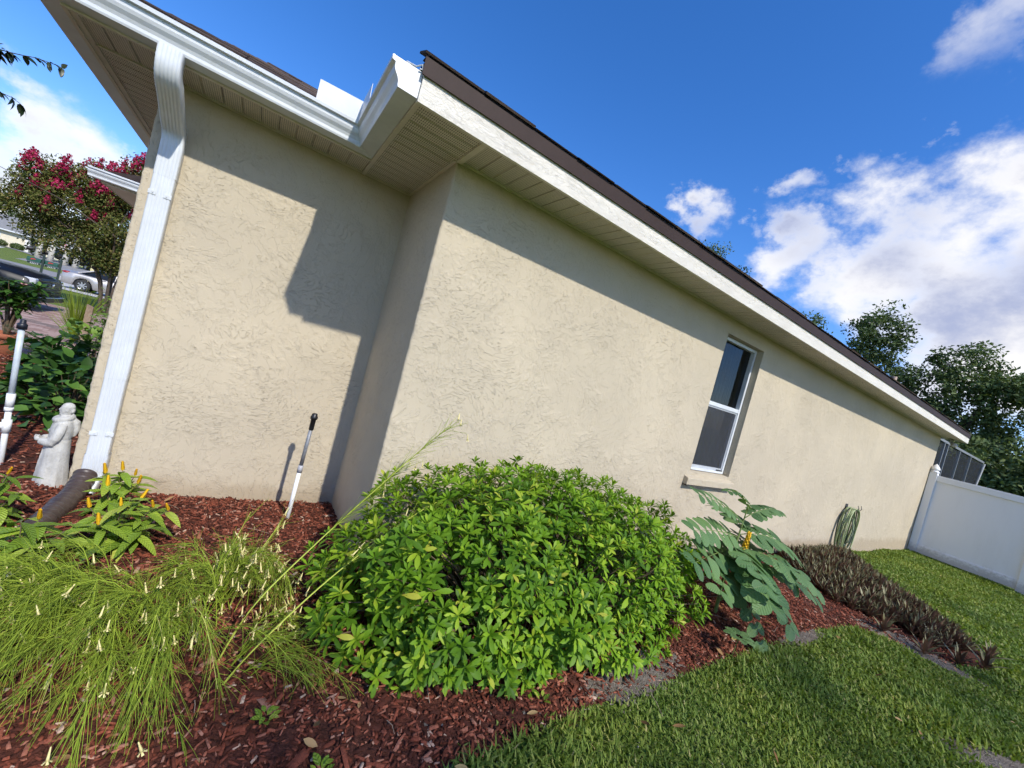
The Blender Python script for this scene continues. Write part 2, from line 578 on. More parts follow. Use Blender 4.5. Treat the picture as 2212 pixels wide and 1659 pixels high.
def m_lawn():
    t = NT('lawn_ground'); p = t.pos()
    a = t.noise(p, 2.2, 5, .65); b = t.noise(p, 60, 4, .7)
    c = t.mix(t.mr(a, .3, .7), (.15, .21, .035), (.22, .27, .06))
    c = t.mix(t.mr(b, .35, .7), c, (.065, .09, .025))
    return t.pbr(c, .9, 0, t.bump(b, .02), .1)
def m_soil():
    t = NT('sandy_soil'); p = t.pos()
    a = t.noise(p, 9, 6, .7); b = t.noise(p, 130, 4, .75)
    c = t.mix(t.mr(a, .3, .7), (.27, .225, .175), (.43, .37, .30))
    c = t.mix(t.mr(b, .42, .72), c, (.085, .06, .045))
    return t.pbr(c, .95, 0, t.bump(t.math('ADD', a, t.math('MULTIPLY', b, .5)), .06), .1)
def m_mulch():
    t = NT('mulch_ground'); p = t.pos()
    a = t.noise(p, 55, 5, .7); b = t.noise(p, 3, 3, .6)
    c = t.ramp(a, [(.3, (.05, .018, .012)), (.55, (.15, .05, .032)), (.75, (.26, .10, .07))])
    return t.pbr(t.mix(t.mr(b, .35, .7, 0, .5), c, (.05, .03, .022)), .9, 0, t.bump(a, .03), .15)
def m_noisy(name, c1, c2, scale, rough=.9, bump=.01, spec=.2):
    t = NT(name); p = t.pos(); a = t.noise(p, scale, 6, .65); b = t.noise(p, scale*14, 3, .7)
    c = t.mix(t.mr(a, .3, .7), c1, c2)
    c = t.mix(t.mr(b, .45, .75, 0, .4), c, tuple(x*.55 for x in c1))
    return t.pbr(c, rough, 0, t.bump(b, bump), spec)

def graded(a, b, fine_a, fine_b, step, grow=1.35):
    xs = list(np.arange(fine_a, fine_b+1e-6, step))
    s = step; q = xs[-1]
    while q < b:
        s *= grow; q += s; xs.append(min(q, b))
    s = step; q = xs[0]
    while q > a:
        s *= grow; q -= s; xs.insert(0, max(q, a))
    return np.array(sorted(set(np.round(xs, 4))))
gx = graded(-500, 500, -4, 15, .16); gy = graded(-300, 700, -3, 9, .16)
GX, GY = np.meshgrid(gx, gy, indexing='ij')
GZ = gz(GX, GY)
nx, ny = GX.shape
idx = np.arange(nx*ny).reshape(nx, ny)
GF = np.stack([idx[:-1,:-1], idx[1:,:-1], idx[1:,1:], idx[:-1,1:]], -1).reshape(-1, 4)
ground = mk('ground', np.stack([GX, GY, GZ], -1).reshape(-1, 3), GF, m_lawn(), smooth=True)
struct(ground, 'green lawn ground reaching the street')

def patch(name, test, x0, x1, y0, y1, step, dz, mat, label, zf=None):
    xs = np.arange(x0, x1+1e-6, step); ys = np.arange(y0, y1+1e-6, step)
    X, Y = np.meshgrid(xs, ys, indexing='ij')
    Z = gz(X, Y)+dz
    if zf is not None:
        Z = Z+zf(X, Y)
    n, k = X.shape
    idx = np.arange(n*k).reshape(n, k)
    cx = (X[:-1,:-1]+X[1:,1:])/2; cy = (Y[:-1,:-1]+Y[1:,1:])/2
    ok = test(cx, cy)
    F = np.stack([idx[:-1,:-1], idx[1:,:-1], idx[1:,1:], idx[:-1,1:]], -1)[ok]
    used, inv = np.unique(F, return_inverse=True)
    V = np.stack([X, Y, Z], -1).reshape(-1, 3)[used]
    return struct(mk(name, V, inv.reshape(-1, 4), mat, smooth=True), label)

def bed_rise(x, y):
    d = np.where(inside(BED, x, y), pdist(BED, x, y), 0)
    w = 0.045*sstep(0, .45, d)
    n = np.sin(x*17+3*np.sin(y*9))*np.cos(y*15+2*np.sin(x*7))*.006
    return w+n*sstep(0, .2, d)
bed = patch('mulch_bed', lambda x, y: inside(BED, x, y), -6, 9.6, .3, 9, .055, .006, m_mulch(), 'dark red shredded bark bed along the house', bed_rise)
patch('bare_soil', lambda x, y: soil_at(x, y)+.14*np.sin(x*31+2*np.sin(y*27))*np.sin(y*43+x*11)+.10*np.sin(x*83+y*51)*np.sin(y*97-x*37) > .22, -.2, 6.8, -.6, 1.6, .014, .0095, m_soil(), 'grey sandy bare soil between lawn and mulch',
      lambda x, y: np.where(inside(BED, x, y), bed_rise(x, y), 0))

# ------------------------------------------------------------------ the house
M_ST = m_stucco('beige_stucco', (.525, .452, .333))
M_WHITE = m_plain('white_enamel_aluminium', (.62, .645, .66), .38, 0, .45, .07, 5)
M_WHITE2 = m_plain('white_vinyl', (.74, .75, .77), .4, 0, .4, .05, 5)
M_FASC = m_woodgrain('white_wood_grain_fascia', (.72, .675, .585))
M_TRIM = m_plain('almond_soffit_trim', (.64, .575, .47), .5, 0, .4, .04, 8)
M_SOFX = m_soffit('vented_soffit_across_x', (.64, .575, .47), 'x', False)
M_SOFY = m_soffit('vented_soffit_slots', (.66, .595, .485), 'y', True)
M_BROWN = m_plain('brown_drip_edge', (.042, .027, .023), .6, 0, .15, .06, 10)
def m_shingle():
    t = NT('brown_asphalt_shingle'); p = t.pos()
    a = t.noise(p, 7, 3, .6); b = t.noise(p, 240, 2, .8)
    r = t.n('ShaderNodeAttribute'); r.attribute_name = 'rnd'
    c = t.ramp(t.math('ADD', t.math('MULTIPLY', a, .5), t.math('MULTIPLY', r.outputs['Fac'], .5)), [(.2, (.035, .024, .018)), (.5, (.085, .06, .047)), (.8, (.15, .11, .085))])
    c = t.mix(t.mr(b, .4, .7, 0, .6), c, (.03, .022, .018))
    return t.pbr(c, .95, 0, t.bump(b, .004), .15)
M_SH = m_shingle()

house = thing('house', (XB, YB, 0), 'beige stucco house side with white gutter and brown roof edge', 'house')
def part(name, mb, mat, parent=house, smooth=False):
    return mb.build(name, mat, parent, smooth)

# window opening
WX0, WX1, WZ0, WZ1, WREC = 4.075, 4.865, .862, 2.385, .095
ZB = -0.45
# main wall: dense strip grid so that its arris can be uneven; opening left free
def wall_grid(xs, zs, y, hole=None, name='wall'):
    V = []; F = []; n = len(zs)
    for x in xs:
        for z in zs:
            V.append((x, y, z))
    for i in range(len(xs)-1):
        for j in range(n-1):
            cx = (xs[i]+xs[i+1])/2; cz = (zs[j]+zs[j+1])/2
            if hole and hole[0] < cx < hole[1] and hole[2] < cz < hole[3]:
                continue
            F.append((i*n+j, (i+1)*n+j, (i+1)*n+j+1, i*n+j+1))
    return V, F
R_ARR = 0.014
def arris(z, k):
    return .0045*noise.noise(Vector((k, 0, z*22)))+.003*noise.noise(Vector((k, 5, z*60)))
zs_f = list(np.arange(ZB, 2.60, .02))
mb = MB()
V, F = wall_grid([XB+.05, 2.5, WX0, WX1, 9.0, XE-.03], [ZB, WZ0, WZ1, 2.60], YB, (WX0, WX1, WZ0, WZ1))
mb.add(V, F)
rev = YB+WREC
mb.quad((WX0, YB, WZ0), (WX0, YB, WZ1), (WX0, rev+.04, WZ1), (WX0, rev+.04, WZ0))
mb.quad((WX1, YB, WZ1), (WX1, YB, WZ0), (WX1, rev+.04, WZ0), (WX1, rev+.04, WZ1))
mb.quad((WX0, YB, WZ1), (WX1, YB, WZ1), (WX1, rev+.04, WZ1), (WX0, rev+.04, WZ1))
mb.quad((WX1, YB, WZ0), (WX0, YB, WZ0), (WX0, rev+.04, WZ0+.012), (WX1, rev+.04, WZ0+.012))
# far end wall
mb.quad((XE-.03, YB, ZB), (XE, YB+.03, ZB), (XE, YB+.03, 2.60), (XE-.03, YB, 2.60))
mb.quad((XE, YB+.03, ZB), (XE, 12, ZB), (XE, 12, 2.60), (XE, YB+.03, 2.60))
part('wall', mb, M_ST)
# uneven rounded outside corner of the main wall, then the return wall
def corner(px, py, dx, dy, k, ext1, ext2):
    """vertical arris at (px,py): surface comes along +dx and leaves along +dy"""
    rings = []
    for z in zs_f:
        e = arris(z, k); r = R_ARR
        ring = [(px+dx*ext1, py, z), (px+dx*(r*2.2), py, z)]
        for a in (0, .25, .5, .75, 1):
            an = a*math.pi/2
            ring.append((px+dx*(r-(r)*math.sin(an))+dx*e, py+dy*(r-r*math.cos(an))+dy*e, z))
        ring += [(px, py+dy*(r*2.2), z), (px, py+dy*ext2, z)]
        rings.append(ring)
    q = MB(); q.loft(rings, False, 0, False)
    return q
part('wall', corner(XB, YB, 1, 1, 1.3, .05, .05), M_ST, smooth=True)
mb = MB()
mb.quad((XB, YA, ZB), (XB, YB+.05, ZB), (XB, YB+.05, 2.60), (XB, YA, 2.60))
part('wall', mb, M_ST)
# set-back wall with its outside corner at the front of the house
mb = MB()
mb.quad((XA+.05, YA, ZB), (XB, YA, ZB), (XB, YA, 2.60), (XA+.05, YA, 2.60))
part('wall', mb, M_ST)
part('wall', corner(XA, YA, 1, 1, 7.7, .05, .05), M_ST, smooth=True)
mb = MB()
mb.quad((XA, 8.9, ZB), (XA, YA+.05, ZB), (XA, YA+.05, 2.60), (XA, 8.9, 2.60))
mb.quad((XA, 8.9, ZB), (XA, 8.9, 2.60), (-1.9, 8.9, 2.60), (-1.9, 8.9, ZB))
mb.quad((-1.9, 8.9, ZB), (-1.9, 8.9, 2.60), (-1.9, 16, 2.60), (-1.9, 16, ZB))
part('wall', mb, M_ST)

# window
FW = .034
M_GLASS = NT('window_glass')
def glassmat(nt, tint, refl):
    g = nt.n('ShaderNodeBsdfGlossy'); g.inputs['Roughness'].default_value = .02; g.inputs[0].default_value = (.9, .95, .95, 1)
    tr = nt.n('ShaderNodeBsdfTransparent'); tr.inputs[0].default_value = tint+(1,)
    lw = nt.n('ShaderNodeFresnel'); lw.inputs[0].default_value = 1.5
    mx = nt.n('ShaderNodeMixShader'); nt.l(nt.math('MULTIPLY', lw.outputs[0], refl), mx.inputs[0])
    nt.l(tr.outputs[0], mx.inputs[1]); nt.l(g.outputs[0], mx.inputs[2]); nt.l(mx.outputs[0], nt.out.inputs[0])
    return nt.m
M_GLASS = glassmat(M_GLASS, (.38, .42, .42), .8)
def screenmat(name, col, op, rough=.7):
    t = NT(name); d = t.n('ShaderNodeBsdfDiffuse'); d.inputs[0].default_value = col+(1,)
    tr = t.n('ShaderNodeBsdfTransparent'); mx = t.n('ShaderNodeMixShader'); mx.inputs[0].default_value = op
    t.l(tr.outputs[0], mx.inputs[1]); t.l(d.outputs[0], mx.inputs[2]); t.l(mx.outputs[0], t.out.inputs[0])
    return t.m
M_SCREEN = screenmat('fibreglass_insect_screen', (.075, .08, .09), .55)
win = MB()
y0 = rev-.022; y1 = rev+.03
xa, xb, za, zb = WX0+.006, WX1-.006, WZ0+.014, WZ1-.006
zm = 1.635
win.box((xa, y0, za), (xa+FW, y1, zb)); win.box((xb-FW, y0, za), (xb, y1, zb))
win.box((xa+FW, y0, zb-FW), (xb-FW, y1, zb)); win.box((xa+FW, y0-.012, za), (xb-FW, y1, za+FW*.8))
window = part('window', win, M_WHITE); bevel(window, .003)
s = MB(); s.box((xa+FW, y0+.002, zm-.022), (xb-FW, y1-.008, zm+.022)); bevel(part('meeting_rail', s, M_WHITE, window), .003)
s = MB()
s.box((xa+FW+.001, y0+.012, za+FW*.8+.001), (xa+FW+.017, y1-.01, zm-.023)); s.box((xb-FW-.017, y0+.012, za+FW*.8+.001), (xb-FW-.001, y1-.01, zm-.023))
s.box((xa+FW+.018, y0+.012, za+FW*.8+.001), (xb-FW-.018, y1-.01, za+FW*.8+.030)); s.box((xa+FW+.018, y0+.012, zm-.04), (xb-FW-.018, y1-.01, zm-.023))
part('sash', s, m_plain('grey_sash', (.45, .47, .49), .4), window)
s = MB(); s.quad((xa+FW, y1-.004, zm), (xb-FW, y1-.004, zm), (xb-FW, y1-.004, zb-FW), (xa+FW, y1-.004, zb-FW)); part('pane', s, M_GLASS, window)
s = MB(); s.quad((xa+FW, y1-.002, za+FW), (xb-FW, y1-.002, za+FW), (xb-FW, y1-.002, zm), (xa+FW, y1-.002, zm)); part('pane', s, M_GLASS, window)
s = MB(); s.quad((xa+FW+.012, y0+.018, za+.05), (xb-FW-.012, y0+.018, za+.05), (xb-FW-.012, y0+.018, zm-.03), (xa+FW+.012, y0+.018, zm-.03)); part('insect_screen', s, M_SCREEN, window)
s = MB(); s.box((4.70, y0-.014, za+FW*.8+.002), (4.80, y0+.004, za+FW*.8+.014)); part('latch', s, m_plain('dark_latch', (.03, .03, .03), .4), window)
# room seen through the glass: dark walls, vertical blind pushed aside
s = MB()
rx0, rx1, ry0, ry1, rz0, rz1 = 3.2, 7.2, y1+.14, y1+3.2, .3, 2.5
s.quad((rx0, ry1, rz0), (rx1, ry1, rz0), (rx1, ry1, rz1), (rx0, ry1, rz1)); s.quad((rx0, ry0, rz0), (rx0, ry1, rz0), (rx0, ry1, rz1), (rx0, ry0, rz1))
s.quad((rx1, ry0, rz0), (rx1, ry1, rz0), (rx1, ry1, rz1), (rx1, ry0, rz1)); s.quad((rx0, ry0, rz0), (rx1, ry0, rz0), (rx1, ry1, rz0), (rx0, ry1, rz0))
s.quad((rx0, ry0, rz1), (rx1, ry0, rz1), (rx1, ry1, rz1), (rx0, ry1, rz1))
s.quad((rx0, ry0, rz0), (WX0-.02, ry0, rz0), (WX0-.02, ry0, rz1), (rx0, ry0, rz1)); s.quad((WX1+.02, ry0, rz0), (rx1, ry0, rz0), (rx1, ry0, rz1), (WX1+.02, ry0, rz1))
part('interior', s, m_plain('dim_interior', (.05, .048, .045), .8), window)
s = MB()
for i in range(9):
    cx = 4.60+i*.035
    s.obox((cx, ry0+.03+.012*(i % 2), 1.62), (.017, .008*(-1)**i, 0), (0, .001, 0), (0, 0, .76))
part('blind', s, m_plain('pale_blind', (.13, .135, .135), .7), window)
# stucco sill
s = MB(); s.add([(3.995, YB-.052, .732), (4.93, YB-.052, .732), (4.93, YB-.052, .806), (3.995, YB-.052, .806), (3.995, YB+.001, .732), (4.93, YB+.001, .732), (4.93, YB+.001, .822), (3.995, YB+.001, .822)],
      [(0,1,2,3), (1,5,6,2), (4,0,3,7), (3,2,6,7), (4,5,1,0)])
bevel(part('sill', s, M_ST, window), .006, 2)
s = MB(); s.box((3.99, YB-.056, .724), (4.935, YB+.001, .7315)); part('sill_joint', s, m_plain('dark_sealant', (.05, .045, .04), .7), window)

# ---- soffit: separate vented panels with ribs between
def soffit_panel(x0, y0, x1, y1, axis, n, mat):
    """one panel; ribs run along the other axis; n boards"""
    s = MB(); L0, L1 = (x0, x1) if axis == 'x' else (y0, y1)
    pts = []
    w = (L1-L0)/n
    for i in range(n):
        a = L0+i*w
        pts += [(a, .010), (a+.006, .002), (a+.009, 0), (a+w-.006, 0), (a+w-.001, .006)]
    V = []; F = []
    for u, dz in pts:
        if axis == 'x':
            V += [(u, y0, ZS+dz), (u, y1, ZS+dz)]
        else:
            V += [(x0, u, ZS+dz), (x1, u, ZS+dz)]
    for i in range(len(pts)-1):
        F.append((2*i, 2*i+1, 2*i+3, 2*i+2))
    return s.add(V, F)
FB_Y = 2.11; FA_Y = 3.07; RET_X = .41; FR_X = -1.09
soffit = MB().box((FR_X+.02, YA+.02, ZS+.03), (XA+.4, 8, ZS+.035)).build('soffit', M_TRIM, house)
BW = .1016
def panels(x0, x1, y0, y1, axis, nb, mat):
    a, b = (x0, x1) if axis == 'x' else (y0, y1)
    q = a
    while q < b-1e-4:
        e = min(q+BW*nb, b); n = max(1, round((e-q)/BW))
        mb = soffit_panel(q, y0, e, y1, 'x', n, mat) if axis == 'x' else soffit_panel(x0, q, x1, e, 'y', n, mat)
        part('soffit_panel', mb, mat, soffit)
        q = e
panels(XB+.03, 13.70, FB_Y+.012, YB+.01, 'x', 3, M_SOFX)
panels(RET_X+.028, XB+.01, FB_Y+.02, YA+.01, 'y', 3, M_SOFY)
panels(FR_X+.03, RET_X+.003, FA_Y+.012, YA+.01, 'x', 3, M_SOFX)
panels(FR_X+.012, XA+.01, YA+.012, 8.5, 'y', 3, M_SOFY)
# J-channels round the panels
s = MB()
s.box((RET_X+.002, FB_Y+.014, ZS-.012), (RET_X+.027, YA-.001, ZS+.012)); part('channel', s, M_TRIM, soffit)
s = MB(); s.box((XB-.004, FB_Y+.014, ZS-.010), (XB+.029, YB-.001, ZS+.012)); part('channel', s, M_TRIM, soffit)
s = MB(); s.box((XB+.03, YB-.022, ZS-.008), (XE+.2, YB-.001, ZS+.012)); part('channel', s, M_TRIM, soffit)
s = MB(); s.box((RET_X+.03, YA-.02, ZS-.008), (XB-.001, YA-.001, ZS+.012)); s.box((XB-.02, YB, ZS-.008), (XB-.001, YA-.021, ZS+.012)); part('channel', s, M_TRIM, soffit)
s = MB(); s.box((FR_X+.04, YA-.02, ZS-.008), (RET_X-.001, YA-.001, ZS+.012)); part('channel', s, M_TRIM, soffit)
s = MB(); s.box((XA-.02, YA+.001, ZS-.008), (XA-.001, 8.5, ZS+.012)); part('channel', s, M_TRIM, soffit)
s = MB(); s.box((FR_X+.002, FA_Y+.03, ZS-.008), (FR_X+.05, 8.5, ZS+.012)); part('channel', s, M_TRIM, soffit)
# fascia boards
s = MB(); s.box((RET_X-.0, FB_Y-.022, 2.528), (13.72, FB_Y, 2.70)); part('fascia', s, M_FASC)
s = MB(); s.box((RET_X, FB_Y+.001, 2.535), (RET_X+.02, FA_Y, 2.70)); part('fascia', s, M_TRIM)
s = MB(); s.box((FR_X, FA_Y, 2.535), (RET_X-.001, FA_Y+.02, 2.70)); part('fascia', s, M_TRIM)
s = MB(); s.box((FR_X, FA_Y+.021, 2.535), (FR_X+.02, 8.5, 2.70)); part('fascia', s, M_TRIM)
s = MB(); s.box((13.70, FB_Y+.001, 2.528), (13.722, 7, 2.70)); part('fascia', s, M_FASC)
# brown drip edge with its small kick-out
def sweep_x(prof, x0, x1):
    s = MB(); s.loft([[(x, y, z) for y, z in prof] for x in (x0, x1)], True)
    return s
part('drip_edge', sweep_x([(2.082, 2.655), (2.075, 2.648), (2.080, 2.648), (2.0865, 2.6555), (2.0865, 2.735), (2.14, 2.742), (2.14, 2.746), (2.0835, 2.739)], RET_X-.012, 13.74), M_BROWN)
# roof decks
def roof_sheet(P, name='roof'):
    s = MB(); s.add(P, [tuple(range(len(P)))]); return part(name, s, M_SH)
zr = 2.745; k = .5; H = 7.0
roof = roof_sheet([(RET_X, FB_Y-.03, zr), (13.75, FB_Y-.03, zr), (13.75, FB_Y+H, zr+k*(H+.03)), (RET_X+H, FB_Y+H, zr+k*(H+.03))])
roof_sheet([(RET_X, FB_Y-.03, zr), (RET_X+H, FB_Y+H, zr+k*(H+.03)), (RET_X+H, FA_Y+H, zr+k*(H+.03)), (RET_X-.02, FA_Y, zr)])
roof_sheet([(FR_X-.03, FA_Y-.03, 2.70), (RET_X, FA_Y-.03, 2.70), (RET_X+H, FA_Y-.03+H, 2.70+k*H), (FR_X+H, FA_Y-.03+H, 2.70+k*H)])
roof_sheet([(FR_X-.03, FA_Y-.03, 2.70), (FR_X+H, FA_Y-.03+H, 2.70+k*H), (FR_X+H, 12, 2.70+k*H), (FR_X-.03, 12, 2.70)])
# shingles at the main eave, one by one
def slab(V0, e1, e2, up_, th):
    V0 = Vector(V0); e1 = Vector(e1); e2 = Vector(e2); up_ = Vector(up_)*th
    P = [V0, V0+e1, V0+e1+e2, V0+e2]
    V = P+[p+up_ for p in P]
    return V, [(0,3,2,1), (4,5,6,7), (0,1,5,4), (1,2,6,5), (2,3,7,6), (3,0,4,7)]
nrm = Vector((0, -k, 1)).normalized(); upv = Vector((0, 1, k)).normalized()
shm = []
for v in range(5):
    th = .006+.0022*v
    VV, FF = slab((0, 0, 0), (.318+.003*v, 0, 0), upv*.17, nrm, th)
    shm.append(mesh_of('shingle', VV, FF, M_SH, rnd=[v/5]*8))
x = RET_X-.02; base = np.array((XB, YB, 0))
for crs in range(2):
    x = RET_X-.02+crs*.11
    while x < 13.6:
        me = shm[random.randrange(5)]
        p = Vector((x, FB_Y-.04, zr+.001))+upv*(crs*.14)+nrm*(.009*crs)+Vector((0, random.uniform(-.006, .006), 0))
        put('shingle', me, roof, Matrix.Translation(p-Vector(base)))
        x += .333
# shingle courses on the set-back roof, seen at a grazing angle
for i in range(44):
    sdist = i*.118; s = MB(); rr = []
    xa_ = FR_X-.02+max(0, sdist-.05); xe_ = RET_X+sdist+.02
    x = xa_
    while x < xe_:
        w = min(random.uniform(.14, .34), xe_-x); th = random.choice((.006, .009, .013, .017))
        p0 = Vector((x, FA_Y-.05+sdist, 2.702+k*sdist))+nrm*(.004)
        VV, FF = slab(p0, (w, 0, 0), upv*.15, nrm, th)
        s.add(VV, FF); rr += [random.random()]*8
        x += w+.003
    o = mk('shingle_course', s.v, s.f, M_SH, roof, rnd=rr)
# far vent pipe on the roof
s = MB(); s.lathe([(.055, 0), (.055, .42), (.047, .42), (.047, .30)], (12.6, 3.35, 3.25), 14); s.lathe([(.12, -.02), (.07, .10), (.057, .11)], (12.6, 3.35, 3.27), 14)
part('vent_pipe', s, m_plain('tan_vent_pipe', (.45, .33, .25), .6))

# ---- K-style gutter swept with mitred corners
def gutter(path, prof, name, mat, cap0=True, cap1=True, parent=house):
    """path: fascia line points (x,y); prof: (out, z) outline; outside is to the left of travel"""
    P = [Vector((a, b)) for a, b in path]; rings = []
    for i, p in enumerate(P):
        d0 = (P[i]-P[i-1]).normalized() if i else (P[1]-P[0]).normalized()
        d1 = (P[i+1]-P[i]).normalized() if i < len(P)-1 else d0
        n0 = Vector((d0.y, -d0.x)); n1 = Vector((d1.y, -d1.x))
        mv = (n0+n1); mv /= max(1e-6, mv.dot(n0))
        rings.append([(p.x+mv.x*o, p.y+mv.y*o, z) for o, z in prof])
    s = MB(); s.loft(rings, False)
    n = len(prof)
    return part(name, s, mat)
outer = [(.002, 2.672), (.002, 2.546), (.098, 2.546), (.102, 2.556), (.1025, 2.572), (.110, 2.588), (.124, 2.606), (.131, 2.622), (.133, 2.645), (.150, 2.650), (.152, 2.668), (.146, 2.672), (.136, 2.670)]
inner = [(.136, 2.667), (.147, 2.664), (.146, 2.654), (.130, 2.648), (.128, 2.624), (.120, 2.608), (.106, 2.590), (.099, 2.574), (.096, 2.549), (.005, 2.549), (.005, 2.672)]
gpath = [(FR_X, 8.5), (FR_X, FA_Y), (RET_X, FA_Y), (RET_X, FB_Y-.004)]
gut = gutter(gpath, outer+inner, 'gutter', M_WHITE)
# end cap
s = MB(); pr = [(RET_X-o, z) for o, z in outer]
V = [(a, FB_Y-.006, b) for a, b in pr]+[(a, FB_Y-.002, b) for a, b in pr]; n = len(pr)
s.add(V, [tuple(range(n)), tuple(range(2*n-1, n-1, -1))]+[(i, i+n, (i+1) % n+n, (i+1) % n) for i in range(n)])
part('end_cap', s, M_WHITE, gut)
# mitre seam strips
s = MB()
a = math.sqrt(.5)
for o, z in [(q[0], q[1]) for q in outer[2:12]]:
    pass
ring0 = []; ring1 = []
for o, z in outer[1:11]:
    cx, cy = RET_X-o, FA_Y-o
    zq = z-(.0018 if z < 2.55 else 0)
    ring0.append((cx-.03, FA_Y-o-.0015, zq)); ring1.append((cx-.0015, FA_Y-o-.0015, zq))
s.loft([ring0, ring1], False, 0, False)
ring0 = []; ring1 = []
for o, z in outer[1:11]:
    zq = z-(.0018 if z < 2.55 else 0)
    ring0.append((RET_X-o-.0015, FA_Y-o-.0015, zq)); ring1.append((RET_X-o-.0015, FA_Y-o-.03, zq))
s.loft([ring0, ring1], False, 0, False)
part('mitre_strip', s, m_plain('sealed_mitre', (.62, .66, .66), .3, 0, .5, .1, 40), gut)
# splash guards standing on the lip at the inside corner
s = MB(); s.add([(.012, 2.921, 2.664), (.262, 2.921, 2.664), (.262, 2.918, 2.795), (.012, 2.918, 2.785), (.012, 2.9235, 2.664), (.262, 2.9235, 2.664), (.262, 2.9205, 2.795), (.012, 2.9205, 2.785)],
      [(0,1,2,3), (7,6,5,4), (3,2,6,7), (0,3,7,4), (1,5,6,2)])
part('splash_guard', s, M_WHITE, gut)
s = MB(); s.add([(.2615, 2.919, 2.664), (.2615, 2.62, 2.664), (.2615, 2.66, 2.79), (.2615, 2.90, 2.80), (.264, 2.919, 2.664), (.264, 2.62, 2.664), (.264, 2.66, 2.79), (.264, 2.90, 2.80)],
      [(0,1,2,3), (7,6,5,4), (3,2,6,7), (0,3,7,4), (1,5,6,2)])
part('splash_guard', s, M_WHITE, gut)
# loose strap and debris at the gutter end
s = MB(); s.tube([(.30, 2.16, 2.675), (.33, 2.13, 2.69), (.37, 2.115, 2.685), (.395, 2.10, 2.70), (.40, 2.095, 2.675), (.385, 2.093, 2.672)], .004, 5)
for i in range(10):
    s.obox((.29+.012*i, 2.14+random.uniform(-.02, .02), 2.673+random.uniform(0, .012)), (.012, .004, random.uniform(-.004, .004)), (0, .006, 0), (0, 0, .002))
part('hanger_strap', s, M_WHITE, gut)

# ---- downspout: ribbed rectangular pipe with an offset at the top
def ds_prof(w, d):
    """rounded, ribbed rectangle, w along x, d along y"""
    P = []
    n = 5
    for i in range(n*4+1):                                # front face (-y), ribbed
        t = i/(n*4); x = -w/2+.012+t*(w-.024)
        P.append((x, -d/2+.0022*(1-math.cos(2*math.pi*n*t))/2*1.6))
    P += [(w/2-.004, -d/2+.001), (w/2, -d/2+.006)]
    P += [(w/2, d/2-.006), (w/2-.005, d/2), (-w/2+.005, d/2), (-w/2, d/2-.006), (-w/2, -d/2+.006), (-w/2+.004, -d/2+.001)]
    return P
def ds_loft(secs, name, prof, parent=None, extra=None):
    """secs: (centre, tangent angle about x, scale)"""
    rings = []
    for (c, ang, sc) in secs:
        ca, sa = math.cos(ang), math.sin(ang)
        rings.append([(c[0]+px*sc, c[1]+py*sc*ca, c[2]+py*sc*sa) for px, py in prof])
    s = MB(); s.loft(rings, False)
    return part(name, s, M_WHITE, parent or house, True)
DSX, DSY = -.632, 3.355
pf = ds_prof(.104, .078)
ds = ds_loft([((DSX, DSY, z), 0, 1.0) for z in (2.05, 1.9, .72)], 'downspout', pf)
ds_loft([((DSX, DSY, z), 0, .965) for z in (.76, .5, .16)], 'pipe', pf, ds)
# elbows with crimps
def elbow(pts, name, crimp):
    secs = []
    n = len(pts)
    for i in range(n):
        c, a = pts[i]
        secs.append((c, a, 1.0))
    return ds_loft(secs, name, pf, ds)
el = []
y_top = 2.975
for t in np.linspace(0, 1, 5):
    el.append(((DSX-.018, y_top, 2.546-.05*t), 0.0))
N = 16
top = []; ang_max = math.radians(66)
# path: down from the outlet, bends towards the wall, bends back to vertical
pth = []; y_, z_ = y_top, 2.50
for i in range(N):
    a = ang_max*sstep(0, 1, (i+.5)/N); y_ += math.sin(a)*.0085; z_ -= math.cos(a)*.0085; pth.append((y_, z_, a, i))
st = (DSY-y_top)-2*(pth[-1][0]-y_top)
ln = st/math.sin(ang_max)
for i in range(1, 5):
    pth.append((pth[N-1][0]+math.sin(ang_max)*ln*i/4, pth[N-1][1]-math.cos(ang_max)*ln*i/4, ang_max, -1))
y_, z_ = pth[-1][0], pth[-1][1]
for i in range(N):
    a = ang_max*(1-sstep(0, 1, (i+.5)/N)); y_ += math.sin(a)*.0085; z_ -= math.cos(a)*.0085; pth.append((y_, z_, a, i))
secs = [((DSX-.018, y_top, 2.5455), 0, 1.02), ((DSX-.018, y_top, 2.51), 0, 1.02)]
for j, (yy, zz, a, i) in enumerate(pth):
    cr = 1.0+(.022 if (i >= 0 and i % 2) else 0)
    q = j/len(pth)
    secs.append(((DSX-.018+.018*q, yy, zz), a, cr))
secs.append(((DSX, DSY, z_-.05), 0, 1.03)); secs.append(((DSX, DSY, z_-.20), 0, 1.03))
ds_loft(secs, 'elbow', pf, ds)
# bottom shoe kicking out into the drain pipe
secs = [((DSX, DSY, .24), 0, 1.035), ((DSX, DSY, .16), 0, 1.035)]
y_, z_ = DSY, .16
for i in range(10):
    a = -math.radians(38)*sstep(0, 1, (i+.5)/10); y_ += math.sin(a)*.013; z_ -= math.cos(a)*.013
    secs.append(((DSX-.004*i*.4, y_, z_), a, 1.035+(.02 if i % 2 else 0)))
secs.append(((DSX-.02, y_-.03, z_-.04), -math.radians(38), 1.0))
ds_loft(secs, 'elbow', pf, ds)
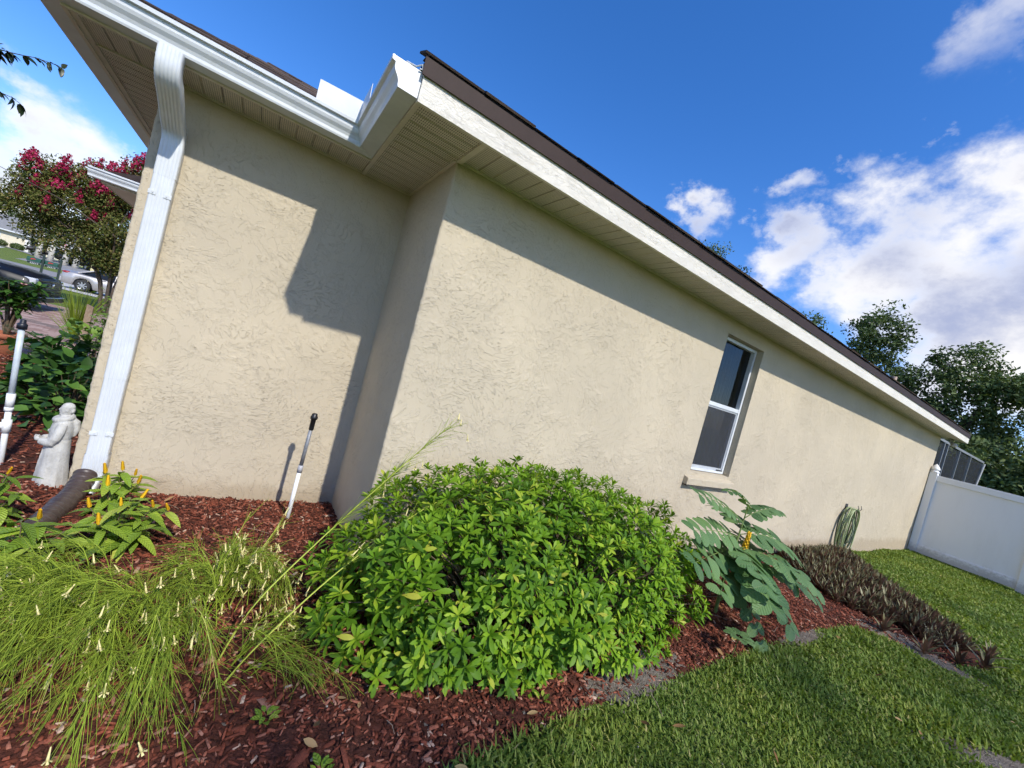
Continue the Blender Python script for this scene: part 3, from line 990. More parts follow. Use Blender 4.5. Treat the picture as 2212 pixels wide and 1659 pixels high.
# straps with their screws
for zc in (1.868, .375):
    for sx in (-1, 1):
        s = MB(); cx = DSX+sx*.036
        s.obox((cx, DSY-.0405, zc), (.019, 0, 0), (0, .0015, 0), (0, 0, .0125))
        s.lathe([(.0045, 0), (.0045, .003), (.002, .004)], (0, 0, 0), 8)
        for q in range(len(s.v)-24, len(s.v)):
            vx, vy, vz = s.v[q]; s.v[q] = (cx-sx*.004+vx, DSY-.042-vz, zc+vy)
        bevel(part('strap', s, M_WHITE, ds), .0015)

# ------------------------------------------------------------------ things by the wall
# flood light under the far end of the eave
s = MB(); s.lathe([(.05, 0), (.05, .02), (.03, .03)], (13.53, 2.33, 2.515), 12)
s.tube([(13.53, 2.33, 2.52), (13.56, 2.31, 2.47)], .012, 6)
for sx in (-1, 1):
    q = Vector((13.56+.05*sx, 2.30, 2.45)); d = Vector((.4*sx, -.75, -.5)).normalized()
    s.tube([q-d*.03, q+d*.01, q+d*.06, q+d*.085], [.02, .035, .052, .052], 10)
part('flood_light', s, m_plain('weathered_grey_fixture', (.34, .33, .31), .5), smooth=True)

# white vinyl privacy fence
M_VINYL = NT('stained_white_vinyl')
def _vinyl(t):
    p = t.pos(); sep = t.n('ShaderNodeSeparateXYZ'); t.l(p, sep.inputs[0])
    a = t.noise(t.pos((1, 1, .25)), 3.5, 5, .65); b = t.noise(p, 16, 4, .7); cc = t.noise(p, 2.0, 3, .6)
    c = t.mix(t.mr(a, .45, .75, 0, .25), (.80, .80, .80), (.64, .63, .62))
    low = t.mr(t.math('ADD', sep.outputs['Z'], t.math('MULTIPLY', b, .32)), .22, .05, 0, .65)
    c = t.mix(low, c, (.33, .31, .28))
    sp = t.math('MULTIPLY', t.mr(cc, .66, .78), t.mr(b, .5, .68, 0, .6))
    c = t.mix(sp, c, (.22, .21, .20))
    return t.pbr(c, .38, 0, None, .4)
M_VINYL = _vinyl(M_VINYL)
FX = 13.35
fence = thing('fence', (FX, 2.29, G(FX, 2.3)), 'white vinyl privacy fence running out from the house corner', 'fence')
FZ = G(FX, 1.5)
def fpost(y):
    s = MB(); s.box((FX-.066, y-.066, FZ-.1), (FX+.066, y+.066, 1.705))
    o = bevel(part('post', s, M_VINYL, fence), .006)
    c = MB()
    c.lathe([(.066, 1.706), (.082, 1.712), (.082, 1.728), (.062, 1.742), (.050, 1.752), (.056, 1.762), (.078, 1.776), (.080, 1.79), (.066, 1.82), (.045, 1.855), (.022, 1.885), (.004, 1.905)], (FX, y, 0), 16, 0, False)
    part('cap', c, M_VINYL, o, True)
    return o
posts = [2.395, .80, -.80]
for y in posts:
    fpost(y)
for y1_, y0_ in zip(posts[:-1], posts[1:]):
    a, b = y0_+.067, y1_-.067
    s = MB(); s.box((FX-.046, a, 1.52), (FX+.046, b, 1.655)); bevel(part('rail', s, M_VINYL, fence), .006)
    s = MB(); s.box((FX-.040, a, FZ+.03), (FX+.040, b, FZ+.20)); s.box((FX-.030, a, FZ+.2005), (FX+.030, b, FZ+.222)); bevel(part('rail', s, M_VINYL, fence), .006)
    n = 9; w = (b-a)/n
    for i in range(n):
        s = MB(); s.box((FX-.011, a+i*w+.0001, FZ+.21), (FX+.011, a+(i+1)*w-.0001, 1.519)); part('board', s, M_VINYL, fence)
    s = MB(); s.box((FX-.018, b-.014, FZ+.223), (FX-.0115, b, 1.519)); part('channel', s, M_VINYL, fence)

# screened pool cage beyond the house
M_CAGE = m_plain('bronze_cage_frame', (.20, .21, .22), .5)
M_CSCR = screenmat('dark_cage_screen', (.035, .038, .042), .72)
cage = thing('screen_enclosure', (14.2, 2.75, -.15), 'dark mesh screen enclosure behind the white fence', 'enclosure')
cy, cx0, cx1, cz = 2.75, 14.1, 21.0, 2.58
xs = [cx0, 15.4, 15.8, 17.3, 18.9, 20.95]
for x in xs:
    s = MB(); s.box((x-.025, cy-.03, -.2), (x+.025, cy+.03, cz)); part('post', s, M_CAGE, cage)
s = MB(); s.box((cx0, cy-.034, cz), (cx1+.03, cy+.034, cz+.06)); part('beam', s, m_plain('pale_cage_beam', (.18, .19, .20), .5), cage)
s = MB(); s.box((cx0, cy-.028, .9), (15.8, cy+.028, .95)); part('rail', s, M_CAGE, cage)
s = MB(); s.tube([(cx1-.03, cy-.06, cz-.02), (cx1-.75, cy-.06, 1.2), (cx1-1.3, cy-.06, .2)], .022, 6); part('brace', s, m_plain('pale_brace', (.38, .38, .37), .5), cage)
for xa_, xb_ in zip(xs[:-1], xs[1:]):
    s = MB(); s.quad((xa_+.026, cy, -.18), (xb_-.026, cy, -.18), (xb_-.026, cy, cz-.002), (xa_+.026, cy, cz-.002)); part('screen_panel', s, M_CSCR, cage)
for k2 in range(3):
    y2 = 4.4+k2*1.8
    s = MB(); s.box((cx1-.025, y2-.025, -.2), (cx1+.025, y2+.025, cz)); part('post', s, M_CAGE, cage)
for k2, (ya_, yb_) in enumerate(zip((2.79, 4.43, 6.23), (4.37, 6.17, 7.97))):
    s = MB(); s.quad((cx1, ya_, -.18), (cx1, yb_, -.18), (cx1, yb_, cz), (cx1, ya_, cz)); part('screen_panel', s, M_CSCR, cage)

# hose on its hanger
hang = thing('hose_hanger', (8.80, YB-.01, .70), 'small metal hose hanger fixed to the stucco above the coiled hose', 'hanger')
s = MB(); s.obox((8.80, YB-.006, .66), (.05, 0, 0), (0, .004, 0), (0, 0, .06)); part('plate', s, m_plain('dark_steel', (.07, .075, .07), .45, .6), hang)
s = MB()
for dx in (-.07, .07):
    s.tube([(8.80+dx*.4, YB-.01, .64), (8.80+dx, YB-.06, .655), (8.80+dx, YB-.16, .66), (8.80+dx, YB-.19, .70), (8.80+dx*1.1, YB-.17, .75)], .006, 6)
part('hook', s, m_plain('dark_steel_hook', (.07, .075, .07), .45, .6), hang, True)
M_HOSE1 = m_plain('pale_green_hose', (.30, .36, .17), .45)
M_HOSE2 = m_plain('dark_green_hose', (.05, .075, .045), .45)
hose = thing('garden_hose', (8.80, YB-.1, 0), 'coiled green striped garden hose hanging on the wall near the white fence', 'hose')
for L in range(9):
    s = MB(); pts = []
    rx = .22+.05*random.random(); rz = .33+.09*random.random(); yy = YB-.03-.016*L
    cx = 8.80+random.uniform(-.015, .015); cz_ = .675-rz
    for k2 in range(33):
        a = math.pi/2+2*math.pi*k2/32
        pts.append((cx+rx*math.cos(a)*(1+.12*math.sin(a*2+L)), yy+.012*math.sin(a*3+L), cz_+rz*math.sin(a)+.012*math.sin(3*a+L*2)-(.05*max(0, -math.sin(a))*(L % 3))))
    s.tube(pts, .0095, 7, False)
    part('loop', s, M_HOSE1 if L % 3 else M_HOSE2, hose, True)
s = MB(); s.tube([(8.9, YB-.10, .5), (8.93, YB-.14, .3), (8.85, YB-.15, .12), (8.78, YB-.12, .06)], .0095, 7); s.tube([(8.78, YB-.12, .065), (8.76, YB-.118, .03)], .014, 8)
part('hose_end', s, M_HOSE2, hose, True)

# irrigation riser by the set-back wall
M_PVC = m_plain('white_pvc', (.78, .79, .78), .35, 0, .5, .03, 12)
M_GALV = m_plain('weathered_grey_pipe', (.24, .25, .27), .5, .2, .5, .25, 18)
M_BLACK = m_plain('black_plastic', (.012, .012, .013), .4)
r1 = thing('irrigation_riser', (.45, 3.02, 0), 'white and grey irrigation riser with black spray head before the recessed wall', 'pipe', 'irrigation risers in the bed')
s = MB(); s.tube([(.45, 3.02, -.08), (.451, 3.02, .335)], .0135, 12); part('pipe', s, M_PVC, r1, True)
s = MB(); s.tube([(.451, 3.02, .335), (.451, 3.02, .385)], .017, 12); part('coupling', s, m_plain('grey_coupling', (.38, .38, .40), .4), r1, True)
s = MB(); s.tube([(.451, 3.02, .38), (.455, 3.02, .665)], .0125, 12); part('pipe', s, M_GALV, r1, True)
s = MB(); s.lathe([(.014, .64), (.016, .645), (.0165, .715), (.023, .718), (.024, .735), (.019, .742), (.017, .756), (.008, .76)], (.456, 3.02, 0), 14); part('spray_head', s, M_BLACK, r1, True)
# the second, at the left edge, with couplings and a tee
r2 = thing('irrigation_riser', (-1.13, 3.68, 0), 'white riser pipe with tee and couplings beyond the stone friar', 'pipe', 'irrigation risers in the bed')
def rx2(z):
    return -1.118-.044*z/.895
s = MB(); s.tube([(rx2(-.1), 3.68, -.1), (rx2(.41), 3.68, .41)], .0145, 14); part('pipe', s, M_PVC, r2, True)
s = MB(); s.tube([(rx2(.41), 3.68, .41), (rx2(.875), 3.68, .875)], .0145, 14); part('pipe', s, m_plain('blue_grey_pipe', (.50, .56, .60), .4, 0, .4, .15, 14), r2, True)
s = MB(); s.tube([(rx2(.38), 3.68, .375), (rx2(.46), 3.68, .46)], .0195, 14); s.tube([(rx2(.37), 3.68, .35), (rx2(.38), 3.68, .375)], .020, 14); part('coupling', s, M_PVC, r2, True)
s = MB(); s.tube([(rx2(.2), 3.68, .215), (rx2(.29), 3.68, .295)], .0215, 14); s.tube([(rx2(.25), 3.68, .255), (rx2(.25)-.06, 3.67, .255)], .0205, 14); s.tube([(rx2(.25)-.06, 3.67, .255), (rx2(.25)-.40, 3.66, .252), (rx2(.25)-.45, 3.66, .235), (rx2(.25)-.46, 3.66, .19), (rx2(.25)-.46, 3.66, -.1)], .0165, 14); part('tee', s, M_PVC, r2, True)
s = MB(); s.lathe([(.0225, .865), (.0225, .895), (.017, .9), (.014, .902), (.013, .922), (.006, .925)], (rx2(.88), 3.68, 0), 14); part('cap', s, m_plain('navy_cap', (.012, .014, .022), .4), r2, True)

# brown corrugated drain pipe under the downspout
dr = thing('drain_pipe', (-.66, 3.2, 0), 'brown corrugated drain pipe leading from the white downspout', 'pipe')
pts = [Vector(p) for p in [(-.655, 3.30, .125), (-.657, 3.24, .085), (-.66, 3.16, .055), (-.665, 3.06, .042), (-.672, 2.95, .036), (-.68, 2.84, .032), (-.685, 2.74, .030)]]
def resample(P, n):
    P = [Vector(p) for p in P]; L = [0]
    for a, b in zip(P[:-1], P[1:]):
        L.append(L[-1]+(b-a).length)
    out = []
    for i in range(n):
        d = L[-1]*i/(n-1)
        for j in range(len(P)-1):
            if d <= L[j+1]+1e-9:
                t = (d-L[j])/max(1e-9, L[j+1]-L[j])
                p0 = P[max(j-1, 0)]; p1 = P[j]; p2 = P[j+1]; p3 = P[min(j+2, len(P)-1)]
                out.append(.5*((2*p1)+(p2-p0)*t+(2*p0-5*p1+4*p2-p3)*t*t+(3*p1-p0-3*p2+p3)*t**3)); break
    return out
pp = resample(pts, 91)
s = MB(); s.tube(pp, [.053+.0024*math.sin(i*2*math.pi/6)+(.006 if 44 <= i <= 48 else 0) for i in range(91)], 22, True)
part('pipe', s, m_plain('glossy_brown_plastic', (.060, .042, .036), .38, 0, .5, .15, 25), dr, True)

# ------------------------------------------------------------------ stone friar
def ell(c, r, n=14, m_=10):
    V = []; F = []
    for i in range(m_+1):
        t = math.pi*i/m_
        for k2 in range(n):
            a = 2*math.pi*k2/n
            V.append((c[0]+r[0]*math.sin(t)*math.cos(a), c[1]+r[1]*math.sin(t)*math.sin(a), c[2]+r[2]*math.cos(t)))
    for i in range(m_):
        for k2 in range(n):
            F.append((i*n+k2, (i+1)*n+k2, (i+1)*n+(k2+1) % n, i*n+(k2+1) % n))
    return V, F
def m_stone():
    t = NT('cast_stone'); p = t.coord(); a = t.noise(p, 14, 5, .65); b = t.noise(p, 90, 3, .7)
    c = t.mix(t.mr(a, .3, .7), (.42, .41, .38), (.56, .55, .51))
    c = t.mix(t.mr(b, .5, .75, 0, .4), c, (.25, .24, .22))
    return t.pbr(c, .9, 0, t.bump(b, .003), .2)
M_STONE = m_stone()
friar = thing('statue', (-.828, 3.44, .0), 'grey stone statue of a robed friar leaning by the wall corner', 'statue', rz=math.radians(188))
friar.scale = (.84, .80, 1.0)
s = MB()
rings = []
for z, rx_, ry_, cx_ in [(-.03,.088,.10,0),(.0,.088,.10,0),(.06,.083,.094,.002),(.14,.074,.085,.004),(.22,.066,.078,.004),(.275,.060,.072,.003),(.285,.056,.068,.003),(.30,.060,.073,.003),(.34,.062,.080,.002),(.375,.058,.082,0),(.40,.048,.072,-.002),(.418,.034,.050,-.002),(.43,.026,.03,0)]:
    ring = []
    for k2 in range(36):
        a = 2*math.pi*k2/36
        f = 1+(.05*math.sin(7*a+.5)+.03*math.sin(11*a))*max(0, (.28-z)/.28)
        ring.append((cx_+rx_*f*math.cos(a), ry_*f*math.sin(a), z))
    rings.append(ring)
s.loft(rings)
s.add(*ell((.004, 0, .468), (.033, .029, .041)))                      # head
s.add(*ell((-.004, 0, .483), (.034, .032, .027)))                     # ring of hair
s.add(*ell((-.03, 0, .462), (.012, .026, .018), 10, 6))
s.tube([(0, 0, .40), (.002, 0, .45)], [.024, .021], 12)                # neck
s.tube([(.030, 0, .478), (.040, 0, .464), (.034, 0, .459)], [.004, .0065, .005], 8)   # nose
s.add(*ell((.030, 0, .450), (.010, .012, .005), 10, 6))               # mouth
s.add(*ell((.026, 0, .438), (.011, .013, .008), 10, 6))               # chin
for q in (-1, 1):
    s.add(*ell((.031, .012*q, .4745), (.004, .005, .003), 8, 5))      # eyes
    s.add(*ell((-.002, .030*q, .463), (.006, .004, .010), 8, 5))      # ears
# cowl round the shoulders
rings = []
for k2 in range(29):
    a = 2*math.pi*k2/28
    c = (.010+.045*math.cos(a)*(1 if math.cos(a) < 0 else .85), .056*math.sin(a), .412-.010*math.cos(a))
    rings.append(c)
s.tube(rings, .017, 10, False)
s.tube([(-.03, 0, .41), (-.055, 0, .385), (-.065, 0, .34), (-.062, 0, .30)], [.02, .03, .024, .008], 10)
for q in (-1, 1):                                                     # sleeves and hands
    s.tube([(-.002, .070*q, .385), (.005, .084*q, .34), (.018, .085*q, .30), (.035, .074*q, .275)], [.026, .029, .028, .026], 12)
    s.tube([(.02, .080*q, .275), (.06, .06*q, .27), (.092, .035*q, .272)], [.026, .024, .021], 12)
    s.add(*ell((.108, .024*q, .279), (.016, .009, .012), 10, 6))
    for f_ in range(4):
        s.tube([(.112, .020*q, .272+.006*f_), (.125-.002*abs(f_-1.5), .014*q, .276+.006*f_), (.130-.003*abs(f_-1.5), .009*q, .282+.006*f_)], [.0042, .004, .003], 6)
    s.tube([(.104, .016*q, .288), (.108, .010*q, .300)], [.0048, .0038], 6)
s.tube([(.05+.012*math.cos(a), .066*math.sin(a), .286) for a in np.linspace(-1.2, 1.2, 9)], .005, 6)   # cord
for i, (dx, dy, dz) in enumerate([(0.062, .012, .27), (.064, .013, .2), (.068, .014, .12)]):
    pass
s.tube([(.058, .014, .286), (.072, .016, .22), (.080, .017, .14), (.084, .017, .09)], .005, 6)
s.tube([(.04, -.06, .33), (.062, -.03, .318), (.068, .0, .332)], [.012, .01, .008], 8)   # arm fold across the chest
body = s.build('figure', M_STONE, friar, True, local=True)
rm = body.modifiers.new('remesh', 'REMESH'); rm.mode = 'VOXEL'; rm.voxel_size = .0042; rm.use_smooth_shade = True
sm = body.modifiers.new('smooth', 'SMOOTH'); sm.factor = .5; sm.iterations = 3

# ------------------------------------------------------------------ planting near the camera
CAM = np.array((0, 0, CAM_H)); CF = np.array(fw); CR = np.array(rt); CU = np.array(up); FPX = 872.72/2212*1024
def proj(P):
    d = np.asarray(P)-CAM; z = d@CF
    zz = np.where(z > .05, z, 1e9)
    return 512+FPX*(d@CR)/zz, 384-FPX*(d@CU)/zz, z
def in_view(P, m=30):
    x, y, z = proj(P)
    return (z > .2) & (x > -m) & (x < 1024+m) & (y > -m) & (y < 768+m)
def bedz(x, y):
    x = np.asarray(x, float); y = np.asarray(y, float)
    return gz(x, y)+np.where(inside(BED, x, y), bed_rise(x, y), 0)+.006

# ---- mulch chips
chV = np.array([(-.5,-.5,0),(.5,-.4,0),(.46,.5,0),(-.45,.42,0),(-.42,-.38,1),(.40,-.3,.8),(.38,.36,.7),(-.36,.3,1)])
chF = np.array([(4,5,6,7),(0,1,5,4),(1,2,6,5),(2,3,7,6),(3,0,4,7)])
M_CHIP = NT('red_bark_chips')
def _chip(t):
    a = t.n('ShaderNodeAttribute'); a.attribute_name = 'rnd'
    c = t.ramp(a.outputs['Fac'], [(0, (.05, .015, .009)), (.28, (.15, .040, .021)), (.62, (.28, .075, .040)), (.86, (.37, .135, .08)), (.955, (.44, .22, .15)), (1, (.60, .45, .33))])
    n = t.noise(t.pos((1, 1, 1)), 120, 3, .7)
    return t.pbr(t.mix(t.mr(n, .35, .7, 0, .45), c, (.06, .026, .018)), .85, 0, t.bump(n, .004), .2)
M_CHIP = _chip(M_CHIP)
def chips(n, xr, yr, lmin, lmax, seed, thr=None):
    rg = np.random.default_rng(seed)
    x = rg.uniform(*xr, n); y = rg.uniform(*yr, n)
    ok = inside(BED, x, y) & (pdist(BED, x, y) > rg.uniform(0, .05, n)) & (soil_at(x, y) < rg.uniform(.05, .95, n))
    z = bedz(x, y)
    ok &= in_view(np.stack([x, y, z], 1), 280)
    x, y, z = x[ok], y[ok], z[ok]; n = len(x)
    L = rg.uniform(lmin, lmax, n)*rg.choice([.6, 1, 1, 1.5], n); W = L*rg.uniform(.14, .42, n); Hh = rg.uniform(.003, .008, n)
    yaw = rg.uniform(0, 2*np.pi, n); tilt = rg.normal(0, .26, n); roll = rg.normal(0, .3, n)
    xa = np.stack([np.cos(yaw)*np.cos(tilt), np.sin(yaw)*np.cos(tilt), np.sin(tilt)], 1)
    za = np.stack([-np.sin(yaw)*np.sin(roll), np.cos(yaw)*np.sin(roll), np.cos(roll)], 1)
    R = rot_from(xa, za)*np.stack([L, W, Hh], 1)[:, None, :]
    T = np.stack([x, y, z+rg.uniform(-.002, .012, n)], 1)
    return scatter(chV, chF, R, T, rg.random(n)**1.45)
parts_ = [chips(62000, (-1.3, 4.9), (1.0, 3.4), .012, .032, 11), chips(450, (-.6, 2.2), (1.0, 1.8), .03, .065, 12), chips(14000, (-3, -.7), (3.0, 8.6), .02, .045, 13), chips(9000, (4.2, 6.2), (.5, 2.47), .016, .035, 14), chips(9000, (-2.6, -1.3), (1.0, 4.2), .016, .04, 16)]
V = np.concatenate([p[0] for p in parts_]); off = np.cumsum([0]+[len(p[0]) for p in parts_[:-1]])
F = np.concatenate([p[1]+o for p, o in zip(parts_, off)]); rr = np.concatenate([p[2] for p in parts_])
chipo = mk('mulch_chips', V, F, M_CHIP, rnd=rr); tag(chipo, 'loose red brown bark chips covering the planting bed', 'mulch', kind='stuff')

# ---- crumbs of bare soil
rg = np.random.default_rng(15); n = 16000
x = rg.uniform(-.2, 6.6, n); y = rg.uniform(-.5, 1.5, n); ok = soil_at(x, y) > rg.uniform(-.02, .5, n)
x = x[ok]; y = y[ok]; n = len(x); sz = rg.uniform(.003, .009, n); yaw = rg.uniform(0, 6.28, n)
R = rot_from(np.stack([np.cos(yaw), np.sin(yaw), rg.normal(0, .4, n)], 1), np.stack([rg.normal(0, .4, n), rg.normal(0, .4, n), np.ones(n)], 1))*np.stack([sz, sz*rg.uniform(.5, 1, n), sz*.7], 1)[:, None, :]
T = np.stack([x, y, gz(x, y)+np.where(inside(BED, x, y), bed_rise(x, y), 0)+.006], 1)
V, F, rr = scatter(chV, chF, R, T, rg.random(n))
M_CRUMB = NT('soil_crumbs'); _a = M_CRUMB.n('ShaderNodeAttribute'); _a.attribute_name = 'rnd'
M_CRUMB = M_CRUMB.pbr(M_CRUMB.ramp(_a.outputs['Fac'], [(0, (.17, .14, .105)), (.6, (.31, .26, .21)), (1, (.46, .40, .33))]), .95, 0, None, .1)
tag(mk('soil_crumbs', V, F, M_CRUMB, rnd=rr), 'loose grey brown soil crumbs on the bare patches', 'soil', kind='stuff')

# ---- grass
M_GRASS = NT('lawn_grass')
def _grass(t):
    a = t.n('ShaderNodeAttribute'); a.attribute_name = 'rnd'
    c = t.ramp(a.outputs['Fac'], [(0, (.085, .145, .026)), (.45, (.15, .23, .040)), (.8, (.22, .30, .065)), (.93, (.30, .33, .11)), (1, (.42, .37, .19))])
    p = t.noise(t.pos(), 1.3, 3, .6)
    c = t.mix(t.mr(p, .35, .68, 0, .55), c, t.mix(1.0, c, (1.35, 1.15, .75), 'MULTIPLY'))
    return t.pbr(c, .6, 0, None, .2, None, .30, t.mix(1.0, c, (1.1, 1.15, .5), 'MULTIPLY'))
M_GRASS = _grass(M_GRASS)
def grass(n, xr, yr, seed, near):
    rg = np.random.default_rng(seed)
    x = rg.uniform(*xr, n); y = rg.uniform(*yr, n)
    pd = pdist(BED, x, y); ins = inside(BED, x, y)
    ok = ~(ins & (pd > rg.exponential(.025, n))) & (y < YB-.02) & ((x < FX-.05) | (y < 2.2))
    ok &= soil_at(x, y) < rg.uniform(.02, .62, n)
    z = gz(x, y)
    ok &= in_view(np.stack([x, y, z+.03], 1), 240)
    x, y, z = x[ok], y[ok], z[ok]; n = len(x)
    d = np.hypot(x, y)
    L = rg.uniform(.035, .075, n)*np.clip(.8+.5*np.sin(x*3.1+1)*np.sin(y*4.3), .7, 1.25)*np.where(ins[ok], .6, 1)
    W = rg.uniform(.0028, .0052, n)*np.clip(d/2.6, 1, 2.6)
    yaw = rg.uniform(0, 2*np.pi, n); lean = np.abs(rg.normal(.35, .38, n)); curl = rg.uniform(.2, 1.1, n)
    dx, dy = np.cos(yaw), np.sin(yaw)
    sx, sy = -dy, dx
    P = []
    base = np.stack([x, y, z-.004], 1)
    def pt(t, ang):
        return np.stack([dx*np.sin(ang)*t*L, dy*np.sin(ang)*t*L, np.cos(ang)*t*L], 1)
    p1 = base+pt(.5, lean); p2 = p1+pt(.5, lean+curl)
    side = np.stack([sx, sy, np.zeros(n)], 1)
    V = np.stack([base-side*W[:, None]*.7, base+side*W[:, None]*.7, p1-side*W[:, None], p1+side*W[:, None], p2], 1).reshape(-1, 3)
    o = np.arange(n)*5
    Fq = np.stack([o, o+1, o+3, o+2], 1); Ft = np.stack([o+2, o+3, o+4], 1)
    return V, np.concatenate([np.stack([Fq[:, 0], Fq[:, 1], Fq[:, 2]], 1), np.stack([Fq[:, 0], Fq[:, 2], Fq[:, 3]], 1), Ft]), np.repeat(np.clip(rg.random(n)*.9+.1*rg.random(n), 0, 1), 5)
gp = [grass(185000, (.0, 6.0), (-2.0, 1.35), 21, True), grass(120000, (4.8, 13.4), (-2.6, 2.47), 22, False)]
V = np.concatenate([gp[0][0], gp[1][0]]); F = np.concatenate([gp[0][1], gp[1][1]+len(gp[0][0])]); rr = np.concatenate([gp[0][2], gp[1][2]])
go = mk('lawn_grass', V, F, M_GRASS, rnd=rr); tag(go, 'short thick green lawn blades in the side yard', 'grass', kind='stuff')

# ---- the big evergreen shrub with whorled leaves
M_SHRUB = m_leaf('glossy_shrub_leaf', [(0, (.055, .130, .010)), (.35, (.105, .220, .013)), (.7, (.19, .34, .018)), (.95, (.30, .43, .03)), (1, (.46, .46, .06))], .5, .30, .22)
M_STEM = m_plain('brown_stem', (.13, .095, .06), .8, 0, .2, .2, 30)
M_GSTEM = m_plain('green_stem', (.16, .22, .06), .6, 0, .3, .15, 30)
lt = [leaf_tpl(.080, .0235, 5, .28, .14, .64, .0), leaf_tpl(.070, .020, 5, .32, .03, .62), leaf_tpl(.086, .0255, 5, .22, .26, .64)]
def whorl(seed):
    rg = np.random.default_rng(seed); V = []; F = []; r_ = []; b = 0
    n = rg.integers(11, 14)
    for i in range(n):
        tv, tf = lt[rg.integers(3)]
        u = i/n
        el = math.radians(66-66*u+rg.normal(0, 7)); az = i*2.4+rg.normal(0, .2)
        sc = (.62+.5*u)*rg.uniform(.85, 1.1)
        xa = np.array([[math.cos(az)*math.cos(el), math.sin(az)*math.cos(el), math.sin(el)]])
        za = np.array([[-math.cos(az)*math.sin(el), -math.sin(az)*math.sin(el), math.cos(el)]])
        R = rot_from(xa, za)*sc
        v = tv@R[0].T+np.array((0, 0, -.018*u))
        V.append(v); F.append(tf+b); b += len(v); r_ += [min(.999, max(0, .80-.75*u+rg.normal(0, .10)))*.55]*len(v)
    return np.concatenate(V), np.concatenate(F), np.array(r_)
WH = [whorl(100+i) for i in range(6)]
WHM = [mesh_of('leaf_whorl', v, f, M_SHRUB, True, None, r) for v, f, r in WH]
shrub = thing('shrub', (1.75, 1.88, G(1.75, 1.88)), 'large rounded evergreen shrub with glossy green whorled leaves against the house', 'shrub')
rg = np.random.default_rng(5)
SCX, SCY, SRX, SRY, SRZ = 1.76, 1.86, 1.20, .60, .755
def lump(a, b):
    return 1+.07*math.sin(5*a+1.3)*math.cos(3*b)+.06*math.sin(9*a+4*b)+.05*math.cos(13*a-2*b)
tips = []
N_ = 4200
for i in range(N_):
    zz = rg.uniform(-.05, 1); az = rg.uniform(0, 2*math.pi)
    d = np.array([math.cos(az)*math.sqrt(1-max(zz, 0)**2), math.sin(az)*math.sqrt(1-max(zz, 0)**2), zz])
    pw = 2.9
    q = (abs(d[0])**pw+abs(d[1])**pw+abs(max(d[2], 0))**pw)**(-1/pw)
    deep = 1.0 if i < 2800 else rg.uniform(.62, .93)
    l_ = lump(az, zz*3)*deep*rg.uniform(.96, 1.03)
    x = SCX+SRX*d[0]*q*l_; y = SCY+SRY*d[1]*q*l_; z = .03+SRZ*max(d[2], -.02)*q*l_
    # lower and narrower to the right, underside tucked in
    tx = (x-SCX)/SRX
    z *= 1-.03*max(0, tx)-.14*max(0, -tx-.45)
    if z < .16:
        y = SCY+(y-SCY)*(.86+.14*z/.16); x = SCX+(x-SCX)*(.9+.1*z/.16)
    if y > YB-.06:
        y = YB-.06-.05*rg.random()
    nrm_ = np.array([d[0]/SRX, d[1]/SRY, (d[2]+.15)/SRZ]); nrm_ /= np.linalg.norm(nrm_)
    tips.append((x, y, z+G(x, y)+.03, *nrm_, deep))
# low branch reaching right
for i in range(26):
    t = rg.random(); x = 2.80+.45*t+rg.normal(0, .04); y = 1.72+.12*rg.normal(); z = .22-.02*t+.09*rg.random()
    tips.append((x, y, z, .5, -.3, .8, 1.0))
# keep whorls from crowding
tips = np.array(tips); keep = []
cell = {}
for i, t in enumerate(tips):
    kx = (int(t[0]/.05), int(t[1]/.05), int(t[2]/.05)); bad = False
    md = .050 if t[6] >= 1 else .075
    for a in (-1, 0, 1):
        for b in (-1, 0, 1):
            for c in (-1, 0, 1):
                for j in cell.get((kx[0]+a, kx[1]+b, kx[2]+c), ()):
                    if np.linalg.norm(tips[j][:3]-t[:3]) < md:
                        bad = True
    if not bad:
        cell.setdefault(kx, []).append(i); keep.append(i)
tips = tips[keep]
nr = tips[:, 3:6]*.95+np.array((0, 0, .42))+rg.normal(0, .22, (len(tips), 3)); nr /= np.linalg.norm(nr, axis=1, keepdims=True)
xa = np.cross(nr, rg.normal(0, 1, (len(tips), 3)))
Rw = rot_from(xa, nr)
size = rg.uniform(.76, 1.06, len(tips))
dist = np.linalg.norm(tips[:, :3]-CAM, axis=1)
front = (tips[:, 3:6]*(CAM-tips[:, :3])).sum(1)/dist
score = np.where(tips[:, 6] >= 1, front, front-1)/dist
order = np.argsort(-score)
sl = np.array(shrub.location)
acV = []; acF = []; acR = []; nb_ = 0
for rank, i in enumerate(order):
    M = Matrix.Identity(4)
    M3 = Rw[i]*size[i]
    if rank < 300:
        for a in range(3):
            for b in range(3):
                M[a][b] = M3[a, b]
            M[a][3] = tips[i, a]-sl[a]
        put('leaf_whorl', WHM[rng_i := int(rg.integers(6))], shrub, M)
    else:
        v, f, r = WH[rg.integers(6)]
        acV.append(v@M3.T+tips[i, :3]); acF.append(f+nb_); nb_ += len(v); acR.append((r+rg.random()*.45))
fo = mk('foliage', np.concatenate(acV), np.concatenate(acF), M_SHRUB, shrub, True, rnd=np.concatenate(acR)); fo['kind'] = 'stuff'
s = MB()
for i in range(0, len(tips), 4):
    e = Vector(tips[i, :3]); b0 = Vector((SCX+(e.x-SCX)*.35, SCY+(e.y-SCY)*.35, G(e.x, e.y)))
    mid = b0.lerp(e, .55)+Vector((0, 0, .06))
    s.tube([b0, mid, e], [.006, .0045, .002], 4, False)
part('stems', s, M_STEM, shrub)['kind'] = 'stuff'

